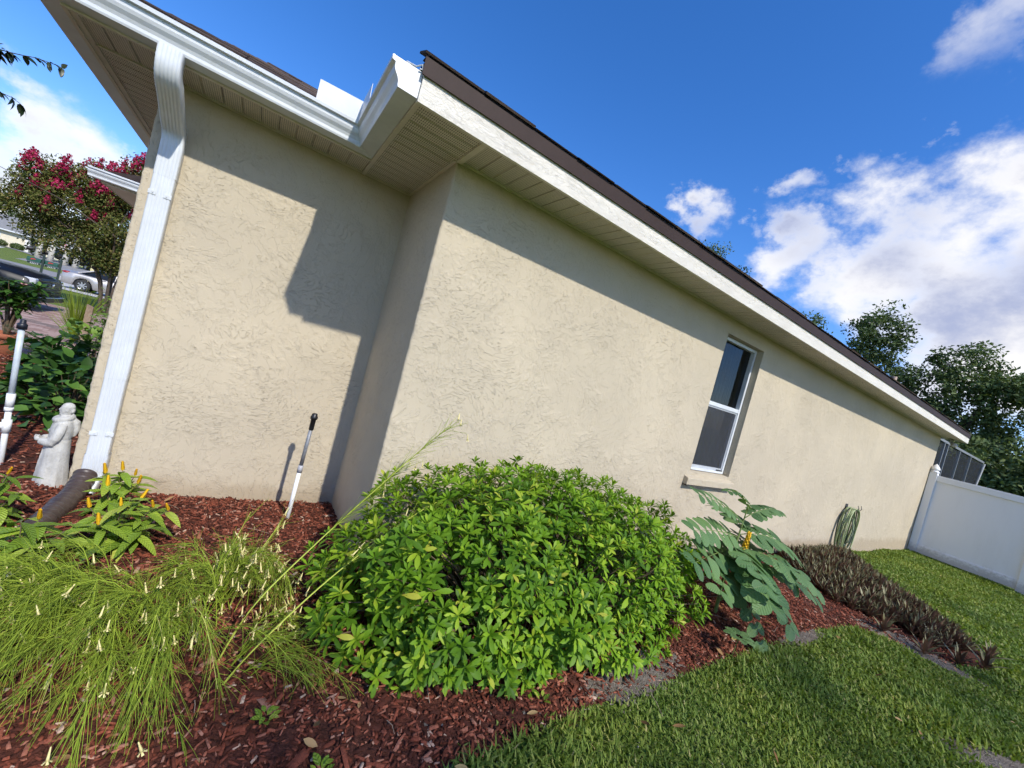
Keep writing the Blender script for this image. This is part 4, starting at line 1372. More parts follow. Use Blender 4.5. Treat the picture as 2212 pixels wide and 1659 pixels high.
# ---- candle bush with big pinnate leaves
M_CAS = NT('candle_bush_leaf')
def _cas(t):
    r = t.rnd(); p = t.coord()
    c = t.ramp(r, [(0, (.070, .150, .048)), (.5, (.11, .21, .068)), (1, (.16, .27, .09))])
    sep = t.n('ShaderNodeSeparateXYZ'); t.l(p, sep.inputs[0])
    ribs = t.math('SINE', t.math('MULTIPLY', t.math('SUBTRACT', sep.outputs['X'], t.math('MULTIPLY', t.math('ABSOLUTE', sep.outputs['Y']), .9)), 420))
    mid = t.mr(t.math('ABSOLUTE', sep.outputs['Y']), .0015, .0005)
    c = t.mix(t.math('MULTIPLY', mid, .6), c, (.25, .30, .12))
    return t.pbr(c, .55, 0, t.bump(ribs, .0012), .35, None, .22, t.mix(1.0, c, (1.0, 1.1, .5), 'MULTIPLY'))
M_CAS = _cas(M_CAS)
def oblong(L, W, fold, droop, seg=5):
    V = []; F = []
    for i in range(seg+1):
        t = i/seg
        w = W*.5*min(1, (math.sin(math.pi*min(.97, max(.03, t**.9)))**.42)) if 0 < t < 1 else (.08*W if t == 0 else .20*W)
        z = -droop*L*t*t
        V += [(t*L, w, z+fold*w), (t*L+(.012*W if t == 1 else 0), 0, z), (t*L, -w, z+fold*w)]
    for i in range(seg):
        a = i*3; F += [(a, a+1, a+4, a+3), (a+1, a+2, a+5, a+4)]
    return V, F
LFM = []
for v_ in range(4):
    a, b = oblong(.100, .070+.005*v_, .06+.04*v_, .05+.06*v_)
    LFM.append(mesh_of('leaflet', a, b, M_CAS, True, None, [v_*.21]*len(a)))
CB = (3.42, 1.55)
cas = thing('candle_bush', (CB[0], CB[1], G(*CB)), 'tall candle bush with long pinnate leaves and one yellow flower spike', 'shrub')
cz0 = G(*CB)+.05
s = MB()
stem = resample([(CB[0], CB[1], cz0-.03), (CB[0]-.02, CB[1], cz0+.25), (CB[0]+.03, CB[1]+.01, cz0+.5), (CB[0]+.07, CB[1]+.02, cz0+.72), (CB[0]+.085, CB[1]+.02, cz0+.88)], 20)
s.tube(stem, [.015-.011*i/19 for i in range(20)], 8)
s.tube([stem[6], stem[6]+Vector((-.08, -.02, .10)), stem[6]+Vector((-.10, -.03, .28))], [.010, .008, .004], 6)
s.tube([stem[3], stem[3]+Vector((.10, -.05, .08)), stem[3]+Vector((.16, -.08, .20))], [.010, .008, .004], 6)
part('stem', s, M_GSTEM, cas, True)
def frond(base, az, el, L, droop, npair, size, twist=0.0):
    """rachis as the part, leaflets as its sub-parts"""
    base = Vector(base); d = Vector((math.cos(az)*math.cos(el), math.sin(az)*math.cos(el), math.sin(el)))
    pts = []
    for i in range(13):
        t = i/12; p = base+d*(L*t)+Vector((0, 0, -droop*L*t*t)); pts.append(p)
    s = MB(); s.tube(pts, [.0042-.0028*i/12 for i in range(13)], 5)
    o = part('frond', s, M_GSTEM, cas, True)
    loc = Vector(cas.location)
    for k2 in range(npair):
        t = .14+.83*k2/(npair-1); j = min(11, int(t*12)); p = pts[j].lerp(pts[j+1], t*12-j)
        T = (pts[j+1]-pts[j]).normalized(); side = T.cross(Vector((0, 0, 1))).normalized(); N = side.cross(T).normalized()
        tw = Matrix.Rotation(-twist, 3, T); side = tw @ side; N = tw @ N
        sc = size*.90*(.72+.5*math.sin(math.pi*min(1, .25+.62*t)))*random.uniform(.93, 1.07)
        for q in (-1, 1):
            x = (side*q+T*(.18+.5*t*t)+N*random.uniform(-.06, .14)-Vector((0, 0, random.uniform(.0, .12)))).normalized()
            z = (N+side*q*.1).normalized(); y = z.cross(x).normalized(); z = x.cross(y)
            M = Matrix((x*sc, y*sc, z*sc)).transposed().to_4x4(); M.translation = p-loc+T*.004*q
            put('leaflet', LFM[random.randrange(4)], o, M)
    return o
D = math.radians
for (hgt, dx, az, el, L, dr_, n, sz, tw) in [
    (.74, .05, D(178), D(24), .74, .16, 9, .95, .5), (.62, .02, D(186), D(12), .80, .10, 9, 1.2, .6), (.52, 0, D(192), D(4), .82, .06, 8, 1.35, .6),
    (.44, 0, D(205), D(0), .62, .12, 7, 1.35, .5), (.56, .02, D(232), D(6), .50, .30, 7, 1.5, .35), (.50, .02, D(242), D(6), .46, .42, 6, 2.0, .1),
    (.46, .03, D(270), D(2), .50, .55, 8, 1.3, .0), (.54, .05, D(312), D(10), .60, .36, 8, 1.45, -.2), (.46, .06, D(334), D(4), .80, .30, 9, 1.5, -.35),
    (.64, .06, D(345), D(14), .70, .40, 9, 1.45, -.35), (.78, .07, D(350), D(34), .46, .35, 9, .85, -.2), (.84, .08, D(172), D(50), .46, .5, 8, .62, .2),
    (.54, .05, D(15), D(14), .62, .38, 8, 1.25, -.3), (.40, .0, D(160), D(6), .6, .25, 8, 1.2, .3), (.34, .0, D(262), D(-14), .40, .6, 6, 1.2, 0), (.70, .06, D(60), D(22), .44, .3, 8, 1.1, 0)]:
    frond((CB[0]+dx, CB[1]+.01, cz0+hgt), az, el, L, dr_, max(6, n-1), sz, tw)
s = MB()
fb = Vector((CB[0]+.11, CB[1]-.03, cz0+.50))
s.tube([(CB[0]+.03, CB[1], cz0+.44), fb, fb+Vector((.005, 0, .18))], .004, 5)
for i in range(46):
    t = i/46; a = i*2.4; r = .019*(1-.55*t)
    s.add(*ell((fb.x+r*math.cos(a), fb.y+r*math.sin(a), fb.z+.02+.16*t), (.0115*(1-.35*t), .0115*(1-.35*t), .010), 6, 4))
part('flower_spike', s, m_plain('golden_yellow_petals', (.75, .42, .012), .5, 0, .3, .12, 60), cas, True)
# seedling below it
sd = thing('seedling', (3.02, 1.20, G(3.02, 1.2)), 'small round leaved seedling in the mulch under the candle bush', 'plant')
s = MB(); s.tube([(3.02, 1.2, G(3.02, 1.2)), (3.0, 1.18, .10)], .003, 5); part('stem', s, M_GSTEM, sd)
for i in range(8):
    a = 2*math.pi*i/8; x = Vector((math.cos(a), math.sin(a), .15)).normalized(); z = Vector((0, 0, 1)); y = z.cross(x).normalized(); z = x.cross(y)
    M = Matrix((x*.75, y*.75, z*.75)).transposed().to_4x4(); M.translation = Vector((3.0+.02*math.cos(a), 1.18+.02*math.sin(a), .10))-Vector(sd.location)
    put('leaf', LFM[i % 4], sd, M)

# ---- coral-plant fountain: fine arching green stems with cream tube flowers
M_RUS = NT('wiry_green_stems')
def _rus(t):
    r = t.n('ShaderNodeAttribute'); r.attribute_name = 'rnd'
    c = t.ramp(r.outputs['Fac'], [(0, (.14, .20, .022)), (.4, (.28, .38, .036)), (.75, (.42, .53, .06)), (.93, (.58, .64, .11)), (1, (.54, .44, .22))])
    return t.pbr(c, .6, 0, None, .2, None, .25)
M_RUS = _rus(M_RUS)
class Wires:
    """three-sided tapering wires, collected as arrays"""
    def __init__(s):
        s.V = []; s.F = []; s.R = []; s.n = 0
    def add(s, P, r0, r1, rnd):
        P = np.asarray(P, float); m_ = len(P)
        T = np.gradient(P, axis=0); T /= np.maximum(np.linalg.norm(T, axis=1, keepdims=True), 1e-9)
        U = np.cross(T, (.31, .2, .93)); U /= np.maximum(np.linalg.norm(U, axis=1, keepdims=True), 1e-9); Wv = np.cross(T, U)
        r = np.linspace(r0, r1, m_)[:, None]
        for k2 in range(3):
            a = 2*math.pi*k2/3
            s.V.append(P+(U*math.cos(a)+Wv*math.sin(a))*r)
        b = s.n; i = np.arange(m_-1)
        for k2 in range(3):
            a0 = b+k2*m_; a1 = b+((k2+1) % 3)*m_
            s.F.append(np.stack([a0+i, a1+i, a1+i+1, a0+i+1], 1))
        s.n += 3*m_; s.R.append(np.full(3*m_, rnd))
    def obj(s, name, mat, parent):
        return mk(name, np.concatenate(s.V), np.concatenate(s.F), mat, parent, False, rnd=np.concatenate(s.R))
def arc(base, az, out, hgt, drop, n=12):
    t = np.linspace(0, 1, n)
    r = out*(t*.55+.45*t**1.6)
    z = hgt*np.sin(np.minimum(t*1.25, 1)*math.pi/2)-drop*np.clip(t-.35, 0, 1)**1.7*2.0
    return np.stack([base[0]+r*math.cos(az), base[1]+r*math.sin(az), base[2]+z], 1)
rg = np.random.default_rng(31)
rus = thing('fountain_plant', (0.02, 1.9, G(0, 1.9)), 'feathery light green fountain plant with cream tubular flowers in the near corner', 'plant')
W = Wires(); ends = []
def branchlets(P, n_nodes, per, lmin, lmax, t0=.25, spread=.8, droop=.5):
    m_ = len(P)
    for j in range(n_nodes):
        t = t0+(1-t0)*(j+rg.random()*.6)/n_nodes; q = min(m_-2, int(t*(m_-1))); f = t*(m_-1)-q
        p = P[q]*(1-f)+P[min(q+1, m_-1)]*f; T = P[q+1]-P[q]; T = T/np.linalg.norm(T)
        for k2 in range(per):
            d = T*1.0+rg.normal(0, spread*.42, 3); d[2] -= .12; d /= np.linalg.norm(d)
            L = rg.uniform(lmin, lmax); u = np.linspace(0, 1, 4)[:, None]
            Q = p+d*L*u+np.array((0, 0, -1))*droop*L*u*u
            gz_ = G(Q[-1, 0], Q[-1, 1])+.012
            Q[:, 2] = np.maximum(Q[:, 2], gz_)
            W.add(Q, .0010, .0005, np.clip(rg.normal(.42, .2), 0, .97)); ends.append((Q[-1], d))
for (bx, by, n, azr, om, hm) in [(-.06, 1.90, 24, (D(150), D(320)), .52, .40), (.12, 2.06, 26, (D(-50), D(200)), .30, .38), (-.30, 2.04, 28, (D(140), D(290)), .52, .40), (.20, 1.72, 8, (D(-80), D(30)), .40, .20), (-.16, 1.80, 14, (D(180), D(300)), .46, .28)]:
    for i in range(n):
        az = rg.uniform(*azr); out = om*rg.uniform(.5, 1.05); hg = hm*rg.uniform(.6, 1.1)
        b = (bx+rg.normal(0, .05), by+rg.normal(0, .05), G(bx, by)+.02)
        P = arc(b, az, out, hg, hg*rg.uniform(.45, .85)); P[:, 2] = np.maximum(P[:, 2], G(bx, by)+.02)
        W.add(P, .0026, .0010, np.clip(rg.normal(.55, .18), 0, .95))
        branchlets(P, 9, 6, .06, .16, .18, 1.15, .22)
# tall canes leaning right across the shrub, feathery at the tip
for k2, (pts_, nn) in enumerate([([(.14, 1.72, .0), (.22, 1.74, .22), (.42, 1.82, .45), (.66, 1.90, .70), (.88, 1.96, .93), (.96, 1.98, 1.0)], 26), ([(.17, 1.62, .0), (.24, 1.62, .12), (.42, 1.68, .30), (.62, 1.74, .46), (.86, 1.80, .62), (1.05, 1.84, .70)], 20),
                                 ([(.06, 2.1, .0), (.10, 2.12, .2), (.16, 2.16, .42)], 3), ([(.16, 2.05, .0), (.2, 2.1, .16), (.30, 2.18, .36)], 7)]):
    P = np.array([tuple(p) for p in resample(pts_, 26)])
    W.add(P, .0052 if k2 < 2 else .004, .0016, .9)
    branchlets(P, nn, 5, .06, .19, .45 if k2 < 2 else .3, .55, .05)
ws = W.obj('stems', M_RUS, rus); ws['kind'] = 'stuff'
M_CREAM = m_plain('cream_petals', (.74, .64, .28), .5, 0, .3, .06, 50)
s = MB(); s.lathe([(.0012, 0), (.0016, .006), (.0026, .018), (.0032, .026)], (0, 0, 0), 6)
for i in range(5):
    a = 2*math.pi*i/5; s.add([(.0024*math.cos(a-.5), .0024*math.sin(a-.5), .0255), (.0024*math.cos(a+.5), .0024*math.sin(a+.5), .0255), (.0082*math.cos(a+.3), .0082*math.sin(a+.3), .0290), (.0082*math.cos(a-.3), .0082*math.sin(a-.3), .0290)], [(0, 1, 2, 3)])
FLM = s.mesh('flower', M_CREAM, True)
E_ = np.array([e[0] for e in ends]); px, py, pz = proj(E_)
rl = Vector(rus.location)
def flowers_at(sel, n):
    idx_ = np.nonzero(sel)[0]; rg.shuffle(idx_)
    for i in idx_[:n]:
        d = np.array((rg.normal(0, .35), rg.normal(0, .35)-.15, -1)); x = np.cross(d, (1, .3, 0)); R = rot_from(x[None], d[None])[0]*rg.uniform(1.05, 1.5)
        M = Matrix.Identity(4)
        for a in range(3):
            for b in range(3):
                M[a][b] = R[a, b]
            M[a][3] = E_[i, a]-rl[a]
        put('flower', FLM, rus, M)
flowers_at((E_[:, 0] > .05) & (E_[:, 0] < .5) & (E_[:, 1] > 1.7) & (E_[:, 1] < 2.3) & (E_[:, 2] > .03) & (E_[:, 2] < .55), 150)
flowers_at((E_[:, 0] < .05) & (E_[:, 2] > .04), 90)
flowers_at((E_[:, 0] > .5) & (E_[:, 2] > .35), 16)

# ---- golden shrimp plants: veined leaves, yellow bract spikes
M_SHR = NT('shrimp_plant_leaf')
def _shr(t):
    r = t.rnd(); p = t.coord(); sep = t.n('ShaderNodeSeparateXYZ'); t.l(p, sep.inputs[0])
    c = t.ramp(r, [(0, (.13, .22, .022)), (.45, (.225, .345, .034)), (.8, (.33, .45, .05)), (1, (.47, .50, .08))])
    v = t.math('SINE', t.math('MULTIPLY', t.math('SUBTRACT', sep.outputs['X'], t.math('MULTIPLY', t.math('ABSOLUTE', sep.outputs['Y']), .8)), 520))
    mid = t.mr(t.math('ABSOLUTE', sep.outputs['Y']), .0016, .0006)
    c = t.mix(t.math('MULTIPLY', mid, .5), c, (.22, .30, .08))
    return t.pbr(c, .45, 0, t.bump(v, .0012), .25, None, .25, t.mix(1.0, c, (1.1, 1.15, .45), 'MULTIPLY'))
M_SHR = _shr(M_SHR)
SLM = []
for v_ in range(4):
    a, b = leaf_tpl(.105+.01*v_, .036+.003*v_, 6, .18, .25+.12*v_, .42, 0, .012)
    SLM.append(mesh_of('leaf', a, b, M_SHR, True, None, [v_*.2]*len(a)))
M_BRACT = m_plain('yellow_bracts', (.84, .50, .02), .5, 0, .3, .15, 70)
s = MB()
for i in range(30):
    t = i/30; a = i*1.57+.1*(i//4); r = .010*(1-.7*t)+.002
    tv, tf = leaf_tpl(.018*(1-.35*t), .013*(1-.3*t), 3, .5, -.3, .45)
    R = rot_from(np.array([[math.cos(a)*.55, math.sin(a)*.55, .85]]), np.array([[math.cos(a)*-.8, math.sin(a)*-.8, .5]]))[0]
    s.add(tv@R.T+np.array((r*.45*math.cos(a), r*.45*math.sin(a), .052*t)), tf.tolist())
BRM = s.mesh('flower_spike', M_BRACT, True)
def orient(M3, p, loc):
    M = Matrix.Identity(4)
    for a in range(3):
        for b in range(3):
            M[a][b] = M3[a][b]
        M[a][3] = p[a]-loc[a]
    return M
def shrimp(base, stems, label, seed, leaf=1.0, nfl=3):
    rg = np.random.default_rng(seed)
    o = thing('shrimp_plant', (base[0], base[1], G(*base)), label, 'plant', 'golden shrimp plants by the drain pipe')
    loc = o.location; z0 = G(*base)+.02
    s = MB(); fl = 0
    for (dx, dy, h) in stems:
        b0 = Vector((base[0]+dx*.25, base[1]+dy*.25, z0-.03)); e = Vector((base[0]+dx, base[1]+dy, z0+h)); mid = b0.lerp(e, .5)+Vector((-dx*.12, -dy*.12, .03))
        P = resample([b0, mid, e], 12); s.tube(P, [.0042-.0024*i/11 for i in range(12)], 5)
        npair = max(3, int(h/.045))
        for k2 in range(npair):
            t = .38+.62*(k2+.5)/npair; j = min(10, int(t*11)); p = P[j].lerp(P[j+1], t*11-j)
            for q in (0, math.pi):
                a = k2*1.571+q+rg.normal(0, .25)+seed; el = rg.uniform(-.15, .55)*(.4+.6*t)
                xa = np.array([[math.cos(a)*math.cos(el), math.sin(a)*math.cos(el), math.sin(el)]]); za = np.array([[0, 0, 1.0]])+rg.normal(0, .15, (1, 3))
                put('leaf', SLM[int(rg.integers(4))], o, orient(rot_from(xa, za)[0]*leaf*rg.uniform(.7, 1.1)*(.8+.35*math.sin(math.pi*t)), p, loc))
        if fl < nfl:
            za = np.array([[rg.normal(0, .2), rg.normal(0, .2), 1.0]]); xa = np.cross(za, [[.3, 1, 0]])
            put('flower_spike', BRM, o, orient(rot_from(xa, za)[0]*rg.uniform(.75, 1.15), e, loc)); fl += 1
    part('stem', s, M_STEM, o, True)
    return o
shrimp((-.46, 2.97), [(-.05, 0, .27), (.02, -.02, .30), (.07, .02, .26), (.10, -.05, .24), (-.02, -.06, .22), (.05, .05, .20)], 'upright yellow spiked shrimp plant standing before the foot of the downspout', 41, 1.0, 5)
shrimp((-.36, 2.62), [(-.12, .02, .22), (.0, -.04, .26), (.12, .0, .24), (.18, .06, .20), (.05, .10, .24), (-.05, -.12, .20), (.14, -.10, .18), (-.16, -.06, .18), (.02, .02, .28)], 'spreading shrimp plant with small yellow spikes right of the brown drain pipe end', 42, 1.0, 6)
shrimp((-.62, 2.42), [(-.14, .0, .20), (.02, .05, .24), (.12, -.02, .22), (-.05, -.12, .2), (.16, .08, .18), (-.16, .10, .2), (.05, -.1, .19), (-.02, .0, .26)], 'leafy shrimp plant below the brown drain pipe end at the left edge', 43, 1.05, 2)
shrimp((-.88, 2.85), [(-.08, .02, .22), (.03, .05, .26), (.10, -.02, .20), (-.02, -.08, .22), (.05, .08, .24)], 'pale yellowish shrimp plant left of the brown drain pipe', 44, .9, 2)
shrimp((-.55, 2.20), [(-.16, .0, .16), (.02, .05, .2), (.12, -.02, .18), (-.05, -.12, .16), (.16, .08, .16), (-.12, .10, .16)], 'low shrimp plant behind the feathery fountain plant', 45, 1.0, 1)

# ---- oyster plants: a bed of purple-green swords
M_OY = NT('oyster_plant_leaf')
def _oy(t):
    r = t.rnd(); g_ = t.n('ShaderNodeNewGeometry')
    top_ = t.ramp(r, [(0, (.06, .064, .024)), (.4, (.125, .118, .045)), (.75, (.20, .18, .08)), (1, (.30, .28, .15))])
    un = t.ramp(r, [(0, (.06, .03, .022)), (.6, (.125, .06, .040)), (1, (.20, .11, .07))])
    c = t.mix(g_.outputs['Backfacing'], top_, un)
    return t.pbr(c, .5, 0, None, .35, None, .12, un)
M_OY = _oy(M_OY)
def rosette(seed):
    rg = np.random.default_rng(seed); V = []; F = []; R_ = []; b = 0
    for i in range(15):
        u = i/15; el = math.radians(86-56*u+rg.normal(0, 5)); az = i*2.4
        tv, tf = leaf_tpl(.17*rg.uniform(.75, 1.1), .028, 4, .45, .06+.10*u, .35)
        xa = np.array([[math.cos(az)*math.cos(el), math.sin(az)*math.cos(el), math.sin(el)]]); za = np.array([[-math.cos(az)*math.sin(el), -math.sin(az)*math.sin(el), math.cos(el)]])
        V.append(tv@rot_from(xa, za)[0].T); F.append(tf+b); b += len(tv); R_ += [min(.99, max(0, rg.normal(.45, .22)))]*len(tv)
    return np.concatenate(V), np.concatenate(F), np.array(R_)
RO = [rosette(60+i) for i in range(5)]
OYP = np.array([(5.45, 1.40), (5.75, 1.08), (5.85, .78), (6.35, .56), (6.85, .66), (7.05, .98), (7.55, 1.38), (8.85, 2.28), (8.75, 2.40), (6.5, 2.42), (5.8, 1.85)])
rg = np.random.default_rng(8)
pts_ = []
while len(pts_) < 820:
    x, y = rg.uniform(5.4, 8.9), rg.uniform(.5, 2.45)
    if inside(OYP, np.array([x]), np.array([y]))[0] and all((x-a)**2+(y-b)**2 < 1e9 for a, b in pts_[-1:]):
        pts_.append((x, y))
acV = []; acF = []; acR = []; nb_ = 0
for (x, y) in pts_:
    v, f, r = RO[rg.integers(5)]
    a = rg.uniform(0, 6.28); sc = rg.uniform(.85, 1.25)*(.75+.3*min(1, float(pdist(OYP, np.array([x]), np.array([y]))[0])/.3)); Rz = np.array([[math.cos(a), -math.sin(a), 0], [math.sin(a), math.cos(a), 0], [0, 0, 1]])*sc
    tl = rg.normal(0, .12, 2); Rz[0, 2] += tl[0]; Rz[1, 2] += tl[1]
    acV.append(v@Rz.T+np.array((x, y, float(bedz(x, y))+.0))); acF.append(f+nb_); nb_ += len(v); acR.append((r+rg.normal(0, .1)).clip(0, .99))
oy = mk('oyster_plant_bed', np.concatenate(acV), np.concatenate(acF), M_OY, None, True, rnd=np.concatenate(acR))
tag(oy, 'dense bed of dark purple and olive oyster plants beside the lawn', 'ground cover', kind='stuff')
ROM = [mesh_of('leaves', v, f, M_OY, True, None, r) for v, f, r in RO]
for i, (x, y, lb) in enumerate([(5.52, 1.02, 'oyster plant rosette at the bed edge nearest the candle bush'), (5.60, .74, 'oyster plant rosette second from the candle bush along the sandy edge'), (5.86, .56, 'oyster plant rosette third from the candle bush along the sandy edge'),
                                (6.20, .44, 'oyster plant rosette at the near tip of the dark bed'), (6.62, .46, 'oyster plant rosette at the far side of the bed tip beside the lawn')]):
    o = bpy.data.objects.new('oyster_plant', ROM[i % 5]); COL.objects.link(o); o.location = (x, y, float(bedz(x, y))+.005); o.rotation_euler = (0, 0, i*1.3); o.scale = (1.1,)*3
    tag(o, lb, 'plant', 'oyster plants at the bed edge')

# ---- weeds in the mulch
WLM = mesh_of('leaf', *leaf_tpl(.045, .024, 4, .2, .2, .45), M_SHR, True)
for i, (x, y, lb) in enumerate([(.46, 1.21, 'small bright green weed in the mulch at the bottom edge'), (.30, 1.42, 'leafy green weed below the fountain plant'), (1.42, 1.25, 'tiny weed sprout in front of the large shrub')]):
    w_ = thing('weed', (x, y, G(x, y)), lb, 'weed', 'weeds in the mulch')
    z0 = float(bedz(x, y))
    for k2 in range(9 if i < 2 else 4):
        a = k2*2.4; el = .9-.1*k2; xa = np.array([[math.cos(a)*math.cos(el), math.sin(a)*math.cos(el), math.sin(el)]])
        put('leaf', WLM, w_, orient(rot_from(xa, np.array([[0, 0, 1.]]))[0]*random.uniform(.6, 1.1), (x+.012*math.cos(a), y+.012*math.sin(a), z0+.01+.004*k2), w_.location))

# ---- fallen leaves and twigs
rg = np.random.default_rng(95); n = 150
x = np.concatenate([rg.uniform(-1.2, 4.8, 110), rg.uniform(1.0, 9.0, 40)]); y = np.concatenate([rg.uniform(1.05, 3.35, 110), rg.uniform(-.8, 1.3, 40)])
ok = (y < np.where(x < XB, YA, YB)-.05); x = x[ok]; y = y[ok]; n = len(x)
z = bedz(x, y)+np.where(inside(BED, x, y), .014, .045)
yaw = rg.uniform(0, 6.28, n); xa = np.stack([np.cos(yaw), np.sin(yaw), rg.normal(0, .25, n)], 1); za = np.stack([rg.normal(0, .35, n), rg.normal(0, .35, n), np.ones(n)], 1)
tv, tf = leaf_tpl(.05, .021, 4, .5, -.25, .5)
V, F, rr = scatter(tv, tf, rot_from(xa, za)*rg.uniform(.6, 1.25, n)[:, None, None], np.stack([x, y, z], 1), rg.random(n))
M_LIT = m_leaf('dry_leaf', [(0, (.16, .075, .03)), (.5, (.30, .17, .07)), (.85, (.42, .28, .13)), (1, (.46, .40, .10))], .8, .1, .2)
tag(mk('leaf_litter', V, F, M_LIT, None, True, rnd=rr), 'scattered dry fallen leaves on the mulch and lawn', 'leaves', kind='stuff')
W = Wires()
for i in range(70):
    q = np.array((rg.uniform(-1.0, 4.6), rg.uniform(1.08, 3.2), 0)); 
    if q[1] > (YA if q[0] < XB else YB)-.1:
        continue
    a = rg.uniform(0, 6.28); L = rg.uniform(.05, .17); P = np.stack([q, q+np.array((math.cos(a)*L*.5+rg.normal(0, .006), math.sin(a)*L*.5, 0)), q+np.array((math.cos(a)*L, math.sin(a)*L, 0))])
    P[:, 2] = bedz(P[:, 0], P[:, 1])+np.array((.010, .018, .014)); W.add(P, .0022, .0010, rg.random())
o = W.obj('twigs', m_leaf('pale_twig', [(0, (.20, .13, .09)), (1, (.48, .38, .28))], .8, 0.0, .2), None)
tag(o, 'thin pale twigs lying on the mulch', 'twigs', kind='stuff')

# ------------------------------------------------------------------ street side
def strip(name, P, dz, mat, label, n=40):
    """ground strip between two polylines"""
    a, b = P; V = []; F = []
    A = resample([(x, y, 0) for x, y in a], n); B = resample([(x, y, 0) for x, y in b], n); m_ = 5
    for i in range(n):
        for j in range(m_+1):
            p = A[i].lerp(B[i], j/m_); V.append((p.x, p.y, G(p.x, p.y)+dz))
    for i in range(n-1):
        for j in range(m_):
            q = i*(m_+1)+j; F.append((q, q+m_+1, q+m_+2, q+1))
    return struct(mk(name, V, F, mat, smooth=True), label)
M_ASPH = m_noisy('sunbleached_asphalt', (.23, .22, .21), (.30, .29, .28), 2.0, .9, .005)
M_CONC = m_noisy('pale_concrete', (.46, .44, .41), (.54, .52, .49), 3.0, .9, .004)
strip('road', ([(-12.4, -40), (-12.4, 40), (-14, 60), (-22, 85), (-40, 105)], [(-19.5, -40), (-19.5, 40), (-21, 62), (-29, 88), (-46, 108)]), .012, M_ASPH, 'sun bleached grey street beyond the front lawns')
strip('sidewalk', ([(-9.6, -40), (-9.6, 80)], [(-10.9, -40), (-10.9, 80)]), .016, M_CONC, 'pale concrete pavement along the street')
strip('sidewalk', ([(-22.5, -40), (-22.5, 40), (-24, 62), (-31, 88)], [(-23.8, -40), (-23.8, 40), (-25.3, 62), (-32.3, 88)]), .016, M_CONC, 'pale pavement on the far side of the street')
strip('driveway', ([(-12.4, 30.2), (-1, 30.2)], [(-12.4, 36), (-1, 36)]), .020, M_CONC, 'concrete driveway under the silver saloon', 12)
M_PB = m_noisy('paver_joint_sand', (.20, .15, .13), (.26, .20, .17), 6, .95, .004)
drive = strip('driveway', ([(-12.4, 8.1), (-5, 8.15), (-2.55, 8.3), (-2.0, 9.2)], [(-12.4, 20.5), (-5, 20.5), (-2.55, 20.5), (-2.0, 20.5)]), .010, M_PB, 'pink clay paver driveway in front of the garage', 24)
M_PAV = NT('pink_clay_paver')
def _pav(t):
    r = t.rnd(); n = t.noise(t.pos(), 20, 4, .7)
    c = t.ramp(r, [(0, (.27, .17, .14)), (.5, (.37, .25, .21)), (1, (.46, .33, .29))])
    return t.pbr(t.mix(t.mr(n, .35, .7, 0, .35), c, (.22, .15, .13)), .9, 0, t.bump(n, .004), .2)
M_PAV = _pav(M_PAV)
PVM = []
for v_ in range(3):
    s = MB(); s.box((-.148, -.098, 0), (.148, .098, .014)); PVM.append(mesh_of('paver', s.v, s.f, M_PAV, rnd=[v_*.3]*8))
pv = []
for iy in range(60):
    for ix in range(36):
        x = -12.3+ix*.3+(.15 if iy % 2 else 0); y = 8.35+iy*.2
        if y > 20.4 or x > -2.4+.02*(y-8.3):
            continue
        q = proj(np.array([[x, y, G(x, y)]]))
        vis = q[2][0] > 0 and -25 < q[0][0] < 140 and 0 < q[1][0] < 768
        pv.append((0 if vis else 1, -float(q[2][0] > 0)/max(.1, abs(q[2][0])), x, y))
pv.sort()
mb = MB()
for rank, (a, b, x, y) in enumerate(pv):
    if rank < 300 and a == 0:
        put('paver', PVM[random.randrange(3)], drive, Matrix.Translation((x, y, G(x, y)+.0105)))
    else:
        z = G(x, y)+.0105; mb.box((x-.148, y-.098, z), (x+.148, y+.098, z+.014))
if mb.v:
    o = mk('paver_field', mb.v, mb.f, M_PAV, drive, rnd=np.repeat(RNG.random(len(mb.v)//8), 8)); o['kind'] = 'stuff'

# the garage wing of the house: gutter, fascia, soffit and roof edge past the front corner
s = MB(); s.loft([[(x, 8.42-o_, z-.02) for o_, z in outer+inner] for x in (-2.36, 3)], True); part('gutter', s, M_WHITE)
s = MB(); s.box((-2.24, 8.425, 2.50), (3, 8.445, 2.66)); s.box((-2.25, 8.446, 2.50), (-2.23, 16, 2.66)); part('fascia', s, M_TRIM)
s = MB(); s.box((-2.225, 8.45, 2.505), (-.8, 16, 2.515)); part('soffit_panel', s, M_TRIM, soffit)
s = MB(); s.add([(-2.30, 8.38, 2.655), (3, 8.38, 2.655), (3, 12, 4.4), (1.3, 12, 4.4)], [(0, 1, 2, 3)]); s.add([(-2.30, 8.38, 2.655), (1.3, 12, 4.4), (1.3, 16, 4.4), (-2.30, 16, 2.655)], [(0, 1, 2, 3)]); part('roof', s, M_SH)

